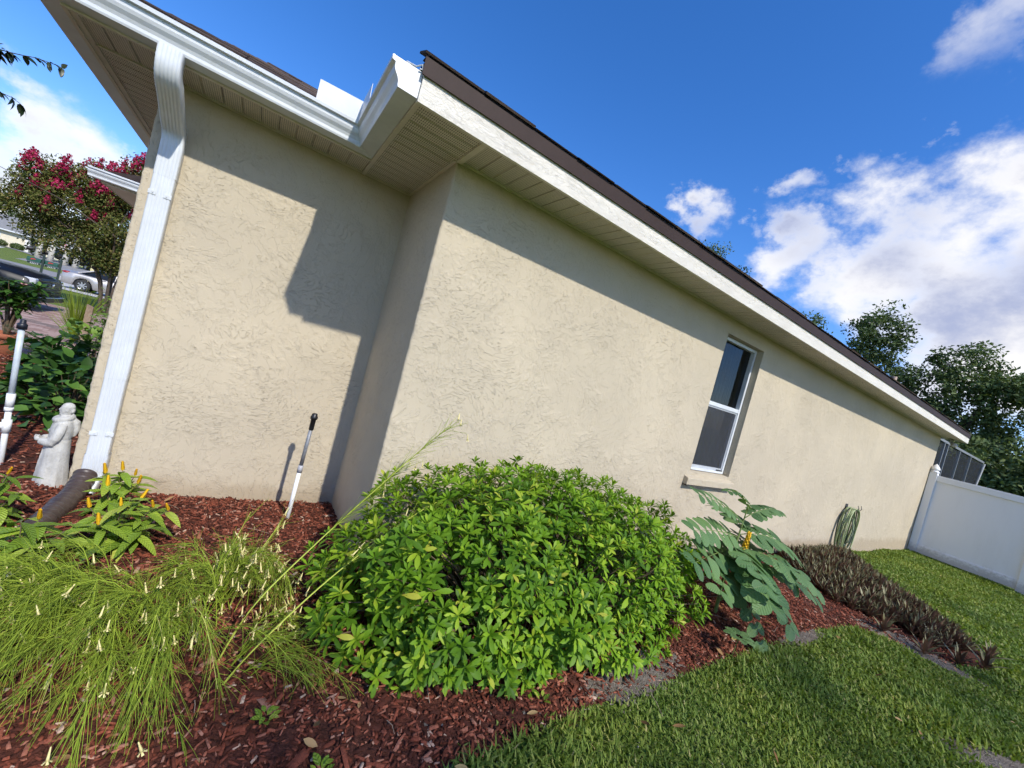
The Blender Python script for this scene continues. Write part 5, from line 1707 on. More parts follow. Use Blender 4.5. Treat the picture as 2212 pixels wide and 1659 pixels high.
# ---- vehicles
def m_paint(name, col, metal=0.0):
    t = NT(name); n = t.noise(t.coord(), 300, 2, .6)
    return t.pbr(t.mix(t.mr(n, .4, .6, 0, .15), col, tuple(min(1, x*1.1+.002) for x in col)), .40, metal, None, .25, .12)
M_TYRE = m_plain('tyre_rubber', (.018, .018, .018), .8)
M_RIM = m_plain('alloy_rim', (.55, .56, .57), .3, .8)
M_CGL = m_plain('dark_car_glass', (.012, .014, .016), .08, 0, .4, .05)
M_TRIMB = m_plain('black_trim', (.012, .012, .012), .45)
M_CHR = m_plain('chrome_trim', (.6, .6, .6), .15, 1.0)
M_RED = m_plain('red_lamp', (.28, .02, .02), .2)
M_LAMP = m_plain('headlamp', (.5, .52, .55), .1)
def wheel(par, x, y, z, r, w, spokes=7):
    n = 24; s = MB(); prof = [(r*.62, -w/2), (r*.9, -w/2), (r, -w*.36), (r, w*.36), (r*.9, w/2), (r*.62, w/2)]
    s.loft([[(x+rr_*math.cos(2*math.pi*k2/n), y+yy, z+rr_*math.sin(2*math.pi*k2/n)) for k2 in range(n)] for rr_, yy in prof], False)
    o = mk('wheel', s.v, s.f, M_TYRE, par, True, local=True)
    s = MB(); sg = 1 if y > 0 else -1
    for k2 in range(spokes):
        a = 2*math.pi*k2/spokes; c, d = math.cos(a), math.sin(a)
        s.obox((x+c*r*.36, y+sg*w*.40, z+d*r*.36), (c*r*.27, 0, d*r*.27), (0, .012, 0), (-d*r*.075, 0, c*r*.075))
    s.loft([[(x+rr_*math.cos(2*math.pi*k2/n), y+sg*w*yy, z+rr_*math.sin(2*math.pi*k2/n)) for k2 in range(n)] for rr_, yy in ((r*.60, .46), (r*.66, .50), (r*.68, .46), (r*.62, .2))], False)
    s.lathe([(r*.12, 0), (r*.10, .02)], (0, 0, 0), 10)
    for q in range(len(s.v)-20, len(s.v)):
        vx, vy, vz = s.v[q]; s.v[q] = (x+vx, y+sg*(w*.42+vz), z+vy)
    mk('rim', s.v, s.f, M_RIM, o, False, local=True)
    s = MB(); s.loft([[(x+rr_*math.cos(2*math.pi*k2/n), y+sg*w*.22, z+rr_*math.sin(2*math.pi*k2/n)) for k2 in range(n)] for rr_ in (r*.63, .01)], False)
    mk('brake_disc', s.v, s.f, M_TRIMB, o, False, local=True)
def car(root, st, cab, wheels, wd, paint, wr, ww):
    """st: stations (x, zlow, zshoulder, zdeck, halfwidth factor); x grows to the front"""
    xs = np.linspace(st[0][0], st[-1][0], 64); A = np.array(st)
    rings = []
    for x in xs:
        zl, zs_, zd, hw = [np.interp(x, A[:, 0], A[:, k2]) for k2 in range(1, 5)]
        hw *= wd/2
        for wx in wheels:
            d = abs(x-wx)
            if d < wr*1.17:
                zl = max(zl, wr+math.sqrt(max(0, (wr*1.17)**2-d*d))*.98)
        zl = min(zl, zs_-.03)
        half = [(hw*.90, zl), (hw*.985, zl+.03), (hw, zl*.45+zs_*.55), (hw*.985, zs_-.02), (hw*.93, zs_+.015), (hw*.6, zd), (hw*.25, zd+.012)]
        rings.append([(x, y, z) for y, z in half]+[(x, -y, z) for y, z in reversed(half)])
    s = MB(); s.loft(rings, True)
    o = mk('body', s.v, s.f, paint, root, True, local=True)
    # greenhouse: glass, then roof and pillars
    C_ = np.array(cab); n = len(C_)
    glass = []; 
    for x, zb, zt, hb, ht in cab:
        glass.append([(x, hb*wd/2, zb), (x, ht*wd/2, zt-.02), (x, ht*wd/2*.8, zt), (x, -ht*wd/2*.8, zt), (x, -ht*wd/2, zt-.02), (x, -hb*wd/2, zb)])
    s = MB(); s.loft(glass, True); mk('glass', s.v, s.f, M_CGL, root, False, local=True)
    top_ = [g_ for g_, c in zip(glass, cab) if c[2] > max(q[2] for q in cab)-.10]
    s = MB(); s.loft([[(p[0], p[1]*1.01, p[2]+.008) for p in g_[1:5]]+[(g_[4][0], g_[4][1]*.9, g_[4][2]-.03), (g_[1][0], g_[1][1]*.9, g_[1][2]-.03)] for g_ in top_], True)
    for i in range(n):
        if i in (0, n-1) or i == n//2 or True:
            g_ = glass[i]
            if i in (1, n-2, n//2):
                for q in (0, 5):
                    pass
    for sd_ in (0, 5):
        for i, j in ((0, 1), (n-2, n-1)):
            a = Vector(glass[i][sd_]); b = Vector(glass[j][1 if sd_ == 0 else 4]) if glass[j][1][2] > glass[i][1][2] else Vector(glass[j][sd_])
            if glass[j][1][2] <= glass[i][1][2]:
                a = Vector(glass[i][1 if sd_ == 0 else 4])
            s.tube([a, b], .035, 6)
        m2 = n//2; s.tube([glass[m2][sd_], glass[m2][1 if sd_ == 0 else 4]], .035, 5)
    mk('roof', s.v, s.f, paint, root, False, local=True)
    for wx in wheels:
        for q in (-1, 1):
            wheel(root, wx, q*(wd/2-ww/2-.02), wr, wr, ww)
def cbox(root, name, a, b, mat, bev=.015):
    s = MB(); s.box(a, b); return bevel(mk(name, s.v, s.f, mat, root, local=True), bev)

# silver saloon in the next driveway, tail to the left
sx, sy = -6.88, 33.0
sed = thing('parked_car', (sx, sy, G(sx, sy)+.02), 'silver saloon car with alloy wheels beyond the flowering tree', 'car')
car(sed, [(-2.38, .42, .78, .84, .72), (-2.30, .26, .86, .96, .90), (-1.9, .24, .90, 1.00, .98), (-1.0, .22, .90, .97, 1.0), (.6, .22, .88, .95, 1.0), (1.6, .24, .82, .90, .97), (2.2, .26, .70, .76, .88), (2.40, .36, .58, .62, .70)],
    [(-1.75, .96, .99, .80, .60), (-1.0, .95, 1.36, .88, .66), (-.2, .94, 1.45, .90, .68), (.5, .93, 1.40, .88, .66), (1.35, .90, .94, .80, .62)], (-1.45, 1.35), 1.80, m_paint('silver_paint', (.46, .44, .42), .6), .325, .21)
for q in (-1, 1):
    s = MB(); s.add(*ell((-2.16, q*.72, .86), (.20, .13, .075), 12, 8)); mk('tail_lamp', s.v, s.f, M_RED, sed, True, local=True)
s = MB()
for q in (-1, 1):
    s.box((-.75, q*.905-.01, .84), (-.55, q*.905+.01, .87)); s.box((.25, q*.905-.01, .83), (.45, q*.905+.01, .86))
mk('door_handle', s.v, s.f, M_CHR, sed, local=True)
cbox(sed, 'rear_bumper', (-2.41, -.72, .32), (-2.28, .72, .56), m_paint('silver_bumper', (.44, .42, .40), .5), .03)

# black pickup nosed up to the garage
tx, ty = -8.05, 17.6
tr = thing('pickup_truck', (tx, ty, G(tx, ty)+.03), 'black pickup truck with barred grille standing on the paver driveway', 'truck')
MP_BL = m_paint('black_paint', (.006, .007, .010))
car(tr, [(-2.9, .50, 1.05, 1.10, .9), (-2.7, .42, 1.12, 1.15, 1.0), (-1.0, .40, 1.10, 1.12, 1.0), (.8, .38, 1.05, 1.10, 1.0), (1.6, .36, 1.00, 1.12, 1.0), (2.3, .34, .95, 1.08, .98), (2.68, .30, .90, 1.02, .94), (2.85, .30, .80, .92, .88)],
    [(-1.4, 1.08, 1.70, .92, .74), (-.6, 1.08, 1.86, .93, .76), (-.3, 1.07, 1.86, .93, .76), (.1, 1.06, 1.76, .92, .74), (.9, 1.06, 1.12, .84, .74)], (-1.9, 1.85), 2.02, MP_BL, .39, .26)
s = MB()
for i in range(5):
    s.box((2.80, -.72, .50+.09*i), (2.90, .72, .535+.09*i))
mk('grille', s.v, s.f, m_plain('gloss_black_grille', (.02, .022, .025), .25), tr, local=True)
s = MB(); s.box((2.79, -.75, .46), (2.84, .75, .94)); mk('grille_back', s.v, s.f, M_TRIMB, tr, local=True)
s = MB(); s.lathe([(.075, 0), (.08, .01), (.06, .02)], (0, 0, 0), 16)
for q in range(len(s.v)):
    vx, vy, vz = s.v[q]; s.v[q] = (2.91+vz, vx, .76+vy)
mk('badge', s.v, s.f, M_CHR, tr, True, local=True)
cbox(tr, 'front_bumper', (2.70, -.95, .26), (2.95, .95, .44), MP_BL, .04)
cbox(tr, 'bumper_strip', (2.952, -.85, .405), (2.965, .85, .42), M_CHR, .004)
for q in (-1, 1):
    cbox(tr, 'headlight', (2.55, q*.80-.12, .76), (2.84, q*.80+.12, .92), M_LAMP, .03)
    cbox(tr, 'mirror', (.72, q*1.10-.1, 1.12), (.86, q*1.10+.1, 1.34), MP_BL, .04)
cbox(tr, 'side_trim', (.4, -1.018, 1.0), (2.2, -1.006, 1.02), M_CHR, .003)

# far pickup and far SUV across the street
fx, fy = -25.2, 85.0
fp = thing('pickup_truck', (fx, fy, G(fx, fy)+.02), 'small dark pickup with a raised rear wheel seen far across the street', 'truck', rz=math.radians(12))
car(fp, [(-2.7, .6, 1.05, 1.1, .95), (-.8, .55, 1.08, 1.12, 1.0), (.8, .5, 1.08, 1.12, 1.0), (2.0, .45, 1.05, 1.12, .98), (2.7, .45, .9, 1.0, .9)], [(-.7, 1.1, 1.75, .9, .75), (.0, 1.1, 1.85, .9, .76), (.7, 1.1, 1.8, .9, .75), (1.5, 1.1, 1.14, .84, .72)], (-1.8, 1.75), 1.95, m_paint('dark_maroon_paint', (.012, .010, .012)), .43, .28)
gx_, gy_ = -22.0, 82.0
sv = thing('parked_car', (gx_, gy_, G(gx_, gy_)+.02), 'dark olive SUV parked across the street behind the pale trunks', 'car', rz=math.radians(-20))
car(sv, [(-2.3, .5, .95, 1.0, .92), (-2.0, .4, 1.02, 1.05, 1.0), (.8, .36, 1.0, 1.05, 1.0), (1.8, .36, .95, 1.02, .98), (2.35, .4, .75, .85, .85)], [(-2.2, 1.03, 1.4, .86, .70), (-1.8, 1.03, 1.68, .90, .74), (-.6, 1.02, 1.74, .91, .75), (.4, 1.02, 1.66, .9, .74), (1.3, 1.0, 1.06, .82, .72)], (-1.4, 1.45), 1.88, m_paint('olive_black_paint', (.03, .028, .02), .3), .37, .24)

# ---- mailboxes on posts
def mailbox(x, y, label, flag):
    z0 = G(x, y); o = thing('mailbox', (x, y, z0), label, 'mailbox', 'green mailboxes at the kerb')
    s = MB(); s.box((x-.05, y-.05, z0-.1), (x+.05, y+.05, z0+1.25)); s.lathe([(.07, 1.25), (.075, 1.28), (.04, 1.32), (.045, 1.36), (.01, 1.41)], (x, y, z0), 8); part('post', s, m_plain('black_iron_post', (.015, .03, .022), .5), o)
    s = MB(); rr_ = []
    for xx in (x-.68, x-.08):
        ring = [(xx, y-.11, z0+.82), (xx, y+.11, z0+.82)]+[(xx, y+.11*math.cos(a), z0+.98+.10*math.sin(a)) for a in np.linspace(0, math.pi, 8)]
        rr_.append(ring)
    s.loft(rr_); part('box', s, m_plain('dark_green_enamel', (.012, .07, .045), .35), o)
    s = MB(); s.box((x-.50, y-.125, z0+.96), (x-.30, y-.112, z0+1.01)); s.box((x-.50, y-.125, z0+.92), (x-.46, y-.112, z0+.9595)); part('flag', s, m_plain('red_flag', (.5, .03, .02), .4), o)
    s = MB(); s.box((x-.66, y-.03, z0+.68), (x-.10, y+.03, z0+.80)); part('number_plate', s, m_plain('dark_plate', (.02, .04, .03), .5), o)
    return o, z0
def digits(txt, x, y, z, size, par):
    c = bpy.data.curves.new('house_number', 'FONT'); c.body = txt; c.size = size; c.extrude = .002; c.align_x = 'CENTER'
    me_o = bpy.data.objects.new('house_number', c); c.materials.append(m_plain('white_digits', (.8, .8, .8), .5))
    COL.objects.link(me_o); bpy.context.view_layer.update(); me2 = bpy.data.meshes.new_from_object(me_o); bpy.data.objects.remove(me_o); me_o = bpy.data.objects.new('house_number', me2); COL.objects.link(me_o); me_o.parent = par; me_o.location = Vector((x, y, z))-Vector(par.location); me_o.rotation_euler = (math.pi/2, 0, 0)
for (x, y, lb, txt) in [(-11.75, 38.0, 'green mailbox on a black post, the farther left of the pair', '32219'), (-11.05, 38.2, 'green mailbox on a black post, the right one beside the silver car', '32215')]:
    o, z0 = mailbox(x, y, lb, 1); digits(txt, x-.36, y-.032, z0+.69, .15, o)

# ---- house across the street
hx, hy = -33.0, 100.0; hz = G(hx, hy)
fh = thing('far_house', (hx, hy, hz), 'cream house with grey roof and dark garage opening across the street', 'house')
M_CREAMW = m_plain('cream_render', (.66, .60, .46), .85, 0, .2, .05, 2)
M_GROOF = m_noisy('grey_shingle_roof', (.20, .20, .20), (.26, .26, .255), 3, .9, .004)
s = MB(); s.box((hx-9, hy, hz-.3), (hx-.35, hy+9, hz+2.6)); part('wall', s, M_CREAMW, fh)
s = MB(); s.box((hx-.35, hy-.05, hz-.3), (hx+.2, hy+9, hz+2.6)); part('wall', s, m_plain('white_pier', (.72, .70, .68), .8), fh)
s = MB(); s.box((hx+.2, hy+.5, hz-.3), (hx+2.2, hy+.6, hz+2.3)); part('garage_front', s, m_plain('shaded_garage_opening', (.03, .03, .028), .7), fh)  # dark panel paints the shade inside the open garage
s = MB(); s.box((hx+2.2, hy, hz-.3), (hx+7, hy+9, hz+2.6)); s.box((hx+.2, hy+.02, hz+2.3), (hx+2.2, hy+9, hz+2.6)); part('wall', s, M_CREAMW, fh)
s = MB(); s.add([(hx-9.6, hy-.6, hz+2.62), (hx+7.6, hy-.6, hz+2.62), (hx+7.6, hy+9.6, hz+2.62), (hx-9.6, hy+9.6, hz+2.62), (hx-5, hy+4.5, hz+5.0), (hx+3, hy+4.5, hz+5.0)], [(0, 1, 5, 4), (1, 2, 5), (2, 3, 4, 5), (3, 0, 4)]); rf = part('roof', s, M_GROOF, fh)
s = MB(); s.box((hx-9.65, hy-.68, hz+2.45), (hx+7.65, hy-.6, hz+2.64)); part('gutter', s, M_WHITE, rf)
for wx in (-7.2, -4.2):
    s = MB(); s.box((hx+wx, hy-.05, hz+.9), (hx+wx+1.2, hy-.005, hz+2.0)); w_ = part('window', s, M_WHITE, fh)
    s = MB(); s.box((hx+wx+.08, hy-.06, hz+.98), (hx+wx+1.12, hy-.051, hz+1.92)); part('pane', s, M_CGL, w_)
gh = thing('far_house', (-19, 108, G(-19, 108)), 'pale house front glimpsed behind the dark pickup across the street', 'house')
z_ = G(-19, 108)
s = MB(); s.box((-26, 108, z_-.3), (-10, 117, z_+2.7)); part('wall', s, m_plain('white_render', (.72, .71, .69), .85), gh)
s = MB(); s.add([(-27, 107.2, z_+2.7), (-9, 107.2, z_+2.7), (-9, 118, z_+2.7), (-27, 118, z_+2.7), (-22, 112.5, z_+5), (-14, 112.5, z_+5)], [(0, 1, 5, 4), (1, 2, 5), (2, 3, 4, 5), (3, 0, 4)]); part('roof', s, M_GROOF, gh)
s = MB(); s.box((-23, 107.95, z_), (-18, 107.99, z_+2.2)); part('garage_front', s, m_plain('white_garage_door', (.7, .7, .68), .6), gh)
# flag on a short pole, by the far garage
fg = thing('flag', (-27.6, 93, G(-27.6, 93)), 'small striped flag on a pole by the far garage', 'flag')
z_ = G(-27.6, 93)
s = MB(); s.tube([(-27.6, 93, z_), (-27.6, 93, z_+3.0)], .03, 6); part('pole', s, m_plain('pole_grey', (.4, .4, .4), .5), fg)
for i in range(7):
    s = MB(); s.box((-27.55, 92.98, z_+1.7+.15*i), (-26.5, 93.0, z_+1.85+.15*i-.002)); part('stripe', s, m_plain('flag_red', (.45, .04, .05), .7) if i % 2 == 0 else m_plain('flag_white', (.7, .68, .68), .7), fg)
s = MB(); s.box((-27.56, 92.965, z_+2.3), (-27.1, 92.979, z_+2.75)); part('canton', s, m_plain('flag_blue', (.03, .04, .16), .7), fg)
# clipped hedges in front of the far house
M_HEDGE = m_leaf('hedge_leaf', [(0, (.04, .07, .02)), (.5, (.08, .12, .03)), (1, (.14, .18, .05))], .6, .2, .3)
for i, (x, y, w_, lb) in enumerate([(-37.2, 97.5, 1.1, 'low clipped hedge at the left of the far house'), (-35.2, 97.8, .9, 'low clipped hedge under the far house wall'), (-33.2, 97.6, .8, 'rounded low hedge next to the dark garage')]):
    o = thing('hedge', (x, y, G(x, y)), lb, 'hedge', 'clipped hedges by the far house'); n = 1500
    d = RNG.normal(0, 1, (n, 3)); d /= np.linalg.norm(d, axis=1, keepdims=True); P = d*np.array((w_, .6, .55))*RNG.uniform(.8, 1, (n, 1))+np.array((x, y, G(x, y)+.4))
    tv, tf = leaf_tpl(.16, .1, 2, .2, .1); R = rot_from(RNG.normal(0, 1, (n, 3)), d+RNG.normal(0, .3, (n, 3)))
    V, F, rr_ = scatter(tv, tf, R, P, RNG.random(n)); mk('foliage', V, F, M_HEDGE, o, rnd=rr_)
# yellow utility marker post at the pavement
up_ = thing('marker_post', (-8.9, 35.4, G(-8.9, 35.4)), 'pale yellow marker post standing behind the silver car', 'post')
z_ = G(-8.9, 35.4); s = MB(); s.box((-8.98, 35.36, z_-.1), (-8.82, 35.44, z_+2.1)); part('post', s, m_plain('pale_yellow_post', (.62, .55, .30), .6), up_)
s = MB(); s.lathe([(.115, 2.1), (.12, 2.14), (.05, 2.24), (.01, 2.26)], (-8.9, 35.4, z_), 8); part('cap', s, m_plain('post_cap', (.60, .56, .40), .6), up_)

# ------------------------------------------------------------------ trees and bushes
def limbs(base, hgt, spread, nl, seed, r0, lean=(0, 0), bare=.35, sub=3):
    """trunk, limbs and twigs as tapered tubes; returns builder and the twig ends"""
    rg = np.random.default_rng(seed); s = MB(); ends = []
    b = Vector(base); top_ = b+Vector((lean[0], lean[1], hgt*bare))
    tr_ = resample([b-Vector((0, 0, .3)), b.lerp(top_, .5)+Vector((rg.normal(0, .08), rg.normal(0, .08), 0)), top_], 8)
    s.tube(tr_, [r0*(1.25-.5*i/7) for i in range(8)], 9)
    for i in range(nl):
        az = 2*math.pi*(i+rg.random()*.7)/nl; el = rg.uniform(.25, 1.25); L = hgt*(1-bare)*rg.uniform(.55, 1.0)
        d = Vector((math.cos(az)*math.cos(el)*spread, math.sin(az)*math.cos(el)*spread, math.sin(el)))
        st_ = tr_[int(rg.integers(5, 8))]; e = st_+d*L
        P = resample([st_, st_.lerp(e, .5)+Vector((rg.normal(0, .15), rg.normal(0, .15), .12*L)), e], 8)
        s.tube(P, [r0*(.55-.42*k2/7) for k2 in range(8)], 6, False)
        ends.append(e)
        for j in range(sub):
            q = P[int(rg.integers(3, 7))]; d2 = (d+Vector(rg.normal(0, .55, 3))).normalized(); e2 = q+d2*L*rg.uniform(.3, .55)
            s.tube([q, q.lerp(e2, .5)+Vector((0, 0, .05*L)), e2], [r0*.2, r0*.12, r0*.05], 5, False); ends.append(e2)
            for k2 in range(2):
                e3 = q.lerp(e2, rg.uniform(.5, .9))+Vector(rg.normal(0, .22*L, 3))*.8
                s.tube([q.lerp(e2, .6), e3], [r0*.09, r0*.03], 4, False); ends.append(e3)
    return s, ends
def leaf_clumps(C, Rr, n, L, Wd, seed, up_bias=.5):
    """n leaves in each clump: centres C (k,3), radii Rr (k,3)"""
    rg = np.random.default_rng(seed); k2 = len(C)
    d = rg.normal(0, 1, (k2*n, 3)); d /= np.linalg.norm(d, axis=1, keepdims=True)
    P = np.repeat(C, n, 0)+d*np.repeat(Rr, n, 0)*rg.random((k2*n, 1))**.45
    nrm_ = d*.7+rg.normal(0, .5, (k2*n, 3))+np.array((0, 0, up_bias))
    tv, tf = leaf_tpl(L, Wd, 2, .25, .15, .5); tv = tv.copy(); tv[:, 0] -= L*.5
    R = rot_from(rg.normal(0, 1, (k2*n, 3)), nrm_)*rg.uniform(.7, 1.25, k2*n)[:, None, None]
    rn = np.repeat(rg.random(k2)*.5, n)+rg.random(k2*n)*.5
    return scatter(tv, tf, R, P, rn)
M_BARK = m_noisy('grey_brown_bark', (.10, .08, .065), (.17, .14, .115), 9, .95, .03)
M_OAK = m_leaf('oak_leaf', [(0, (.05, .078, .030)), (.5, (.095, .14, .05)), (.85, (.145, .195, .065)), (1, (.20, .24, .09))], .6, .22, .2)
def oak(x, y, hgt, spread, seed, label, lobes, n=95, name='oak_tree', leaf=.19, r0=.34):
    """lobes: (dx, dy, z, rx, ry, rz, clumps)"""
    z0 = G(x, y); o = thing(name, (x, y, z0), label, 'tree', 'oak trees beyond the fence')
    s, ends = limbs((x, y, z0), hgt*.72, .62, 8, seed, r0); part('trunk', s, M_BARK, o, True)
    rg = np.random.default_rng(seed+1); C = []; R_ = []
    for dx, dy, zc, rx_, ry_, rz_, k2 in lobes:
        d = rg.normal(0, 1, (k2, 3)); d /= np.linalg.norm(d, axis=1, keepdims=True)
        q = np.array((x+dx, y+dy, zc))+d*np.array((rx_, ry_, rz_))*rg.uniform(.45, 1.0, (k2, 1)); C.append(q)
        R_.append(rg.uniform(.38, .80, (k2, 1))*np.array((1.15, 1.15, .8)))
    e = np.array([tuple(v) for v in ends]); C.append(e+rg.normal(0, .12, e.shape)); R_.append(np.full(e.shape, .42))
    V, F, rr_ = leaf_clumps(np.concatenate(C), np.concatenate(R_), n, leaf, leaf*.55, seed+2)
    part_ = mk('crown', V, F, M_OAK, o, rnd=rr_)
    return o
oak(30, 9.2, 10.8, 1.0, 71, 'tall oak with a pointed dark crown rising just above the roof edge', [(0, 0, 9.0, 2.0, 1.5, 1.9, 46), (-.5, 1.9, 6.9, 2.2, 1.7, 1.6, 36), (0, -1.4, 6.3, 2.2, 1.5, 1.8, 34), (0, .3, 4.0, 2.6, 3.0, 2.2, 46)])
oak(30.5, 4.9, 9.0, 1.0, 72, 'broad dark oak with two rounded tops standing behind the white fence', [(0, .4, 7.6, 2.0, 1.25, 1.5, 36), (0, -1.3, 7.0, 2.0, 1.1, 1.3, 30), (.3, -.2, 5.0, 2.4, 2.0, 1.6, 30), (0, .6, 2.6, 2.6, 2.9, 1.6, 46)])
oak(29, 1.6, 7.6, 1.0, 73, 'dark oak at the right edge of the picture above the fence', [(0, .1, 6.0, 2.0, 1.3, 1.2, 26), (0, -.8, 4.2, 2.3, 1.5, 1.6, 30), (0, .6, 2.3, 2.4, 2.0, 1.5, 36)])
oak(26, 2.9, 4.6, 1.0, 74, 'low dense oak filling the gap between fence and taller oaks', [(0, 0, 2.6, 1.8, 2.4, 1.6, 60), (0, -1.5, 1.8, 1.6, 1.6, 1.4, 36)], r0=.18)
oak(30, 20.2, 16.0, 1.0, 75, 'oak crown showing above the roof beside the small white cloud', [(0, 1.6, 14.6, 2.0, 1.7, 1.9, 46), (0, -1.0, 12.4, 2.0, 1.7, 1.6, 36), (0, .3, 10.0, 2.6, 2.6, 2.0, 30)])
oak(31, 13.2, 10.6, 1.0, 76, 'oak top barely clearing the roof edge left of the pointed oak', [(0, 0, 8.9, 1.6, 1.2, 1.5, 26), (0, 0, 6.4, 2.2, 2.2, 2.0, 26)])

# ---- unseen oaks added behind the camera, crowns shaped to shade the near yard
def shade_edge(x):
    return 1.78-.10*max(0, x-4)
sd_dir = np.array(SUN_DIR)/SUN_DIR.z
rg = np.random.default_rng(77)
for ti, (xa_, xb_, txx, lb) in enumerate([(-4.0, 5.2, 2.2, 'unseen oak added behind the viewer to shade the near planting bed'), (5.0, 15.5, 11.2, 'unseen oak added behind the viewer to shade the side lawn')]):
    tyy = -13.2; z0 = G(txx, tyy)
    o = thing('added_shade_oak', (txx, tyy, z0), lb, 'tree', 'added oaks shading the side yard')
    C = []
    while len(C) < 60:
        gx0 = rg.uniform(xa_, xb_); gy0 = rg.uniform(-4.5, 1.8); zc = rg.uniform(7.0, 12.0)
        if gy0 > shade_edge(gx0)-.30+rg.normal(0, .10):
            continue
        C.append((gx0+sd_dir[0]*zc, gy0+sd_dir[1]*zc, zc))
    C = np.array(C)
    s = MB(); tp = Vector((txx, tyy, 5.0)); s.tube(resample([(txx, tyy, z0-.3), (txx+.1, tyy, 2.5), tp], 8), [.36-.018*i for i in range(8)], 9)
    for i in range(0, len(C), 6):
        e = Vector(C[i]); s.tube(resample([tp, tp.lerp(e, .5)+Vector((0, 0, .5)), e], 6), [.13, .10, .07, .05, .035, .015], 5, False)
    part('trunk', s, M_BARK, o, True)
    V, F, rr_ = leaf_clumps(C, rg.uniform(.35, .62, (len(C), 1))*np.array((1.2, 1.0, .8)), 40, .20, .11, 78+ti)
    mk('crown', V, F, M_OAK, o, rnd=rr_)

# ---- crape myrtle with magenta flower heads
M_CM = m_leaf('crape_myrtle_leaf', [(0, (.045, .066, .014)), (.5, (.095, .122, .026)), (.85, (.16, .17, .042)), (1, (.22, .16, .06))], .6, .25, .2)
cmx, cmy = -4.98, 22.0; z0 = G(cmx, cmy)
cm = thing('crape_myrtle', (cmx, cmy, z0), 'crape myrtle tree in bloom with magenta flower heads', 'tree')
s = MB(); rg = np.random.default_rng(91); ends = []
for i in range(5):
    a = i*1.3; q = Vector((cmx+.12*math.cos(a), cmy+.12*math.sin(a), z0-.1)); m1 = q+Vector((.16*math.cos(a)-.1, .2*math.sin(a), 1.4)); e = m1+Vector((.8*math.cos(a)-.35, .7*math.sin(a), 1.6))
    P = resample([q, m1, e], 9); s.tube(P, [.06-.004*k2 for k2 in range(9)], 7, False)
    for j in range(7):
        b_ = P[int(rg.integers(4, 9))]; d = Vector((rg.normal(-.45, .9), rg.normal(0, .8), rg.uniform(.2, 1.1))); e2 = b_+d*rg.uniform(.9, 1.7)
        s.tube([b_, b_.lerp(e2, .5)+Vector((0, 0, .15)), e2], [.03, .02, .008], 5, False); ends.append(e2)
part('trunk', s, m_noisy('shaded_tan_bark', (.08, .062, .048), (.13, .10, .075), 6, .8, .01), cm, True)  # bark colour darkened to stand in for shade on the trunks
lob = [(-1.4, 0, 3.2, 1.7, 1.5, 1.4, 90), (-.3, 0, 4.2, 1.3, 1.3, 1.0, 44), (-2.6, .2, 2.7, 1.1, 1.1, .9, 46), (-.2, 0, 2.6, 1.2, 1.3, 1.1, 60), (-1.1, -.2, 1.9, 1.6, 1.2, .6, 50), (.1, .2, 1.5, .7, .9, .6, 34), (-.8, 0, 4.0, 1.6, 1.2, .8, 44), (-2.0, 0, 3.6, 1.0, 1.0, .8, 36), (.2, 0, 5.0, .6, .8, .7, 18)]
C = []; R_ = []
for dx, dy, zc, rx_, ry_, rz_, k2 in lob:
    d = rg.normal(0, 1, (k2, 3)); d /= np.linalg.norm(d, axis=1, keepdims=True); C.append(np.array((cmx+dx, cmy+dy, zc))+d*np.array((rx_, ry_, rz_))*rg.uniform(.4, 1, (k2, 1))); R_.append(rg.uniform(.24, .50, (k2, 1))*np.ones((1, 3)))
C = np.concatenate(C); R_ = np.concatenate(R_)
V, F, rr_ = leaf_clumps(C, R_, 105, .10, .055, 92); mk('crown', V, F, M_CM, cm, rnd=rr_)
M_MAG = m_leaf('magenta_petals', [(0, (.26, .014, .045)), (.5, (.42, .022, .085)), (1, (.58, .06, .16))], .6, .25, .2)
FHM = []
for v_ in range(3):
    n = 70; d = rg.normal(0, 1, (n, 3)); d /= np.linalg.norm(d, axis=1, keepdims=True); t = rg.random((n, 1)); P = np.concatenate([d[:, :2]*(.095*(1-.7*t)), t*.26-.06], 1)
    tv, tf = leaf_tpl(.055, .05, 2, .3, .1, .5); V, F, q_ = scatter(tv, tf, rot_from(rg.normal(0, 1, (n, 3)), d+.2), P, rg.random(n)*.6); FHM.append(mesh_of('flower_head', V, F, M_MAG, False, None, q_))
top_ = C[(C[:, 1] < cmy+.35)]
order = np.argsort(-(top_[:, 2]+rg.random(len(top_))*2.4-.35*(top_[:, 1]-cmy)))
cl = np.array(cm.location)
for i in order[:125]:
    p = top_[i]+np.array((rg.normal(0, .1), -.22, .18)); a = rg.normal(0, .35, 2)
    za = np.array([[a[0], a[1]-.3, 1.0]]); put('flower_head', FHM[int(rg.integers(3))], cm, orient(rot_from(np.array([[1., .2, 0]]), za)[0]*rg.uniform(.9, 1.7), p, cl))

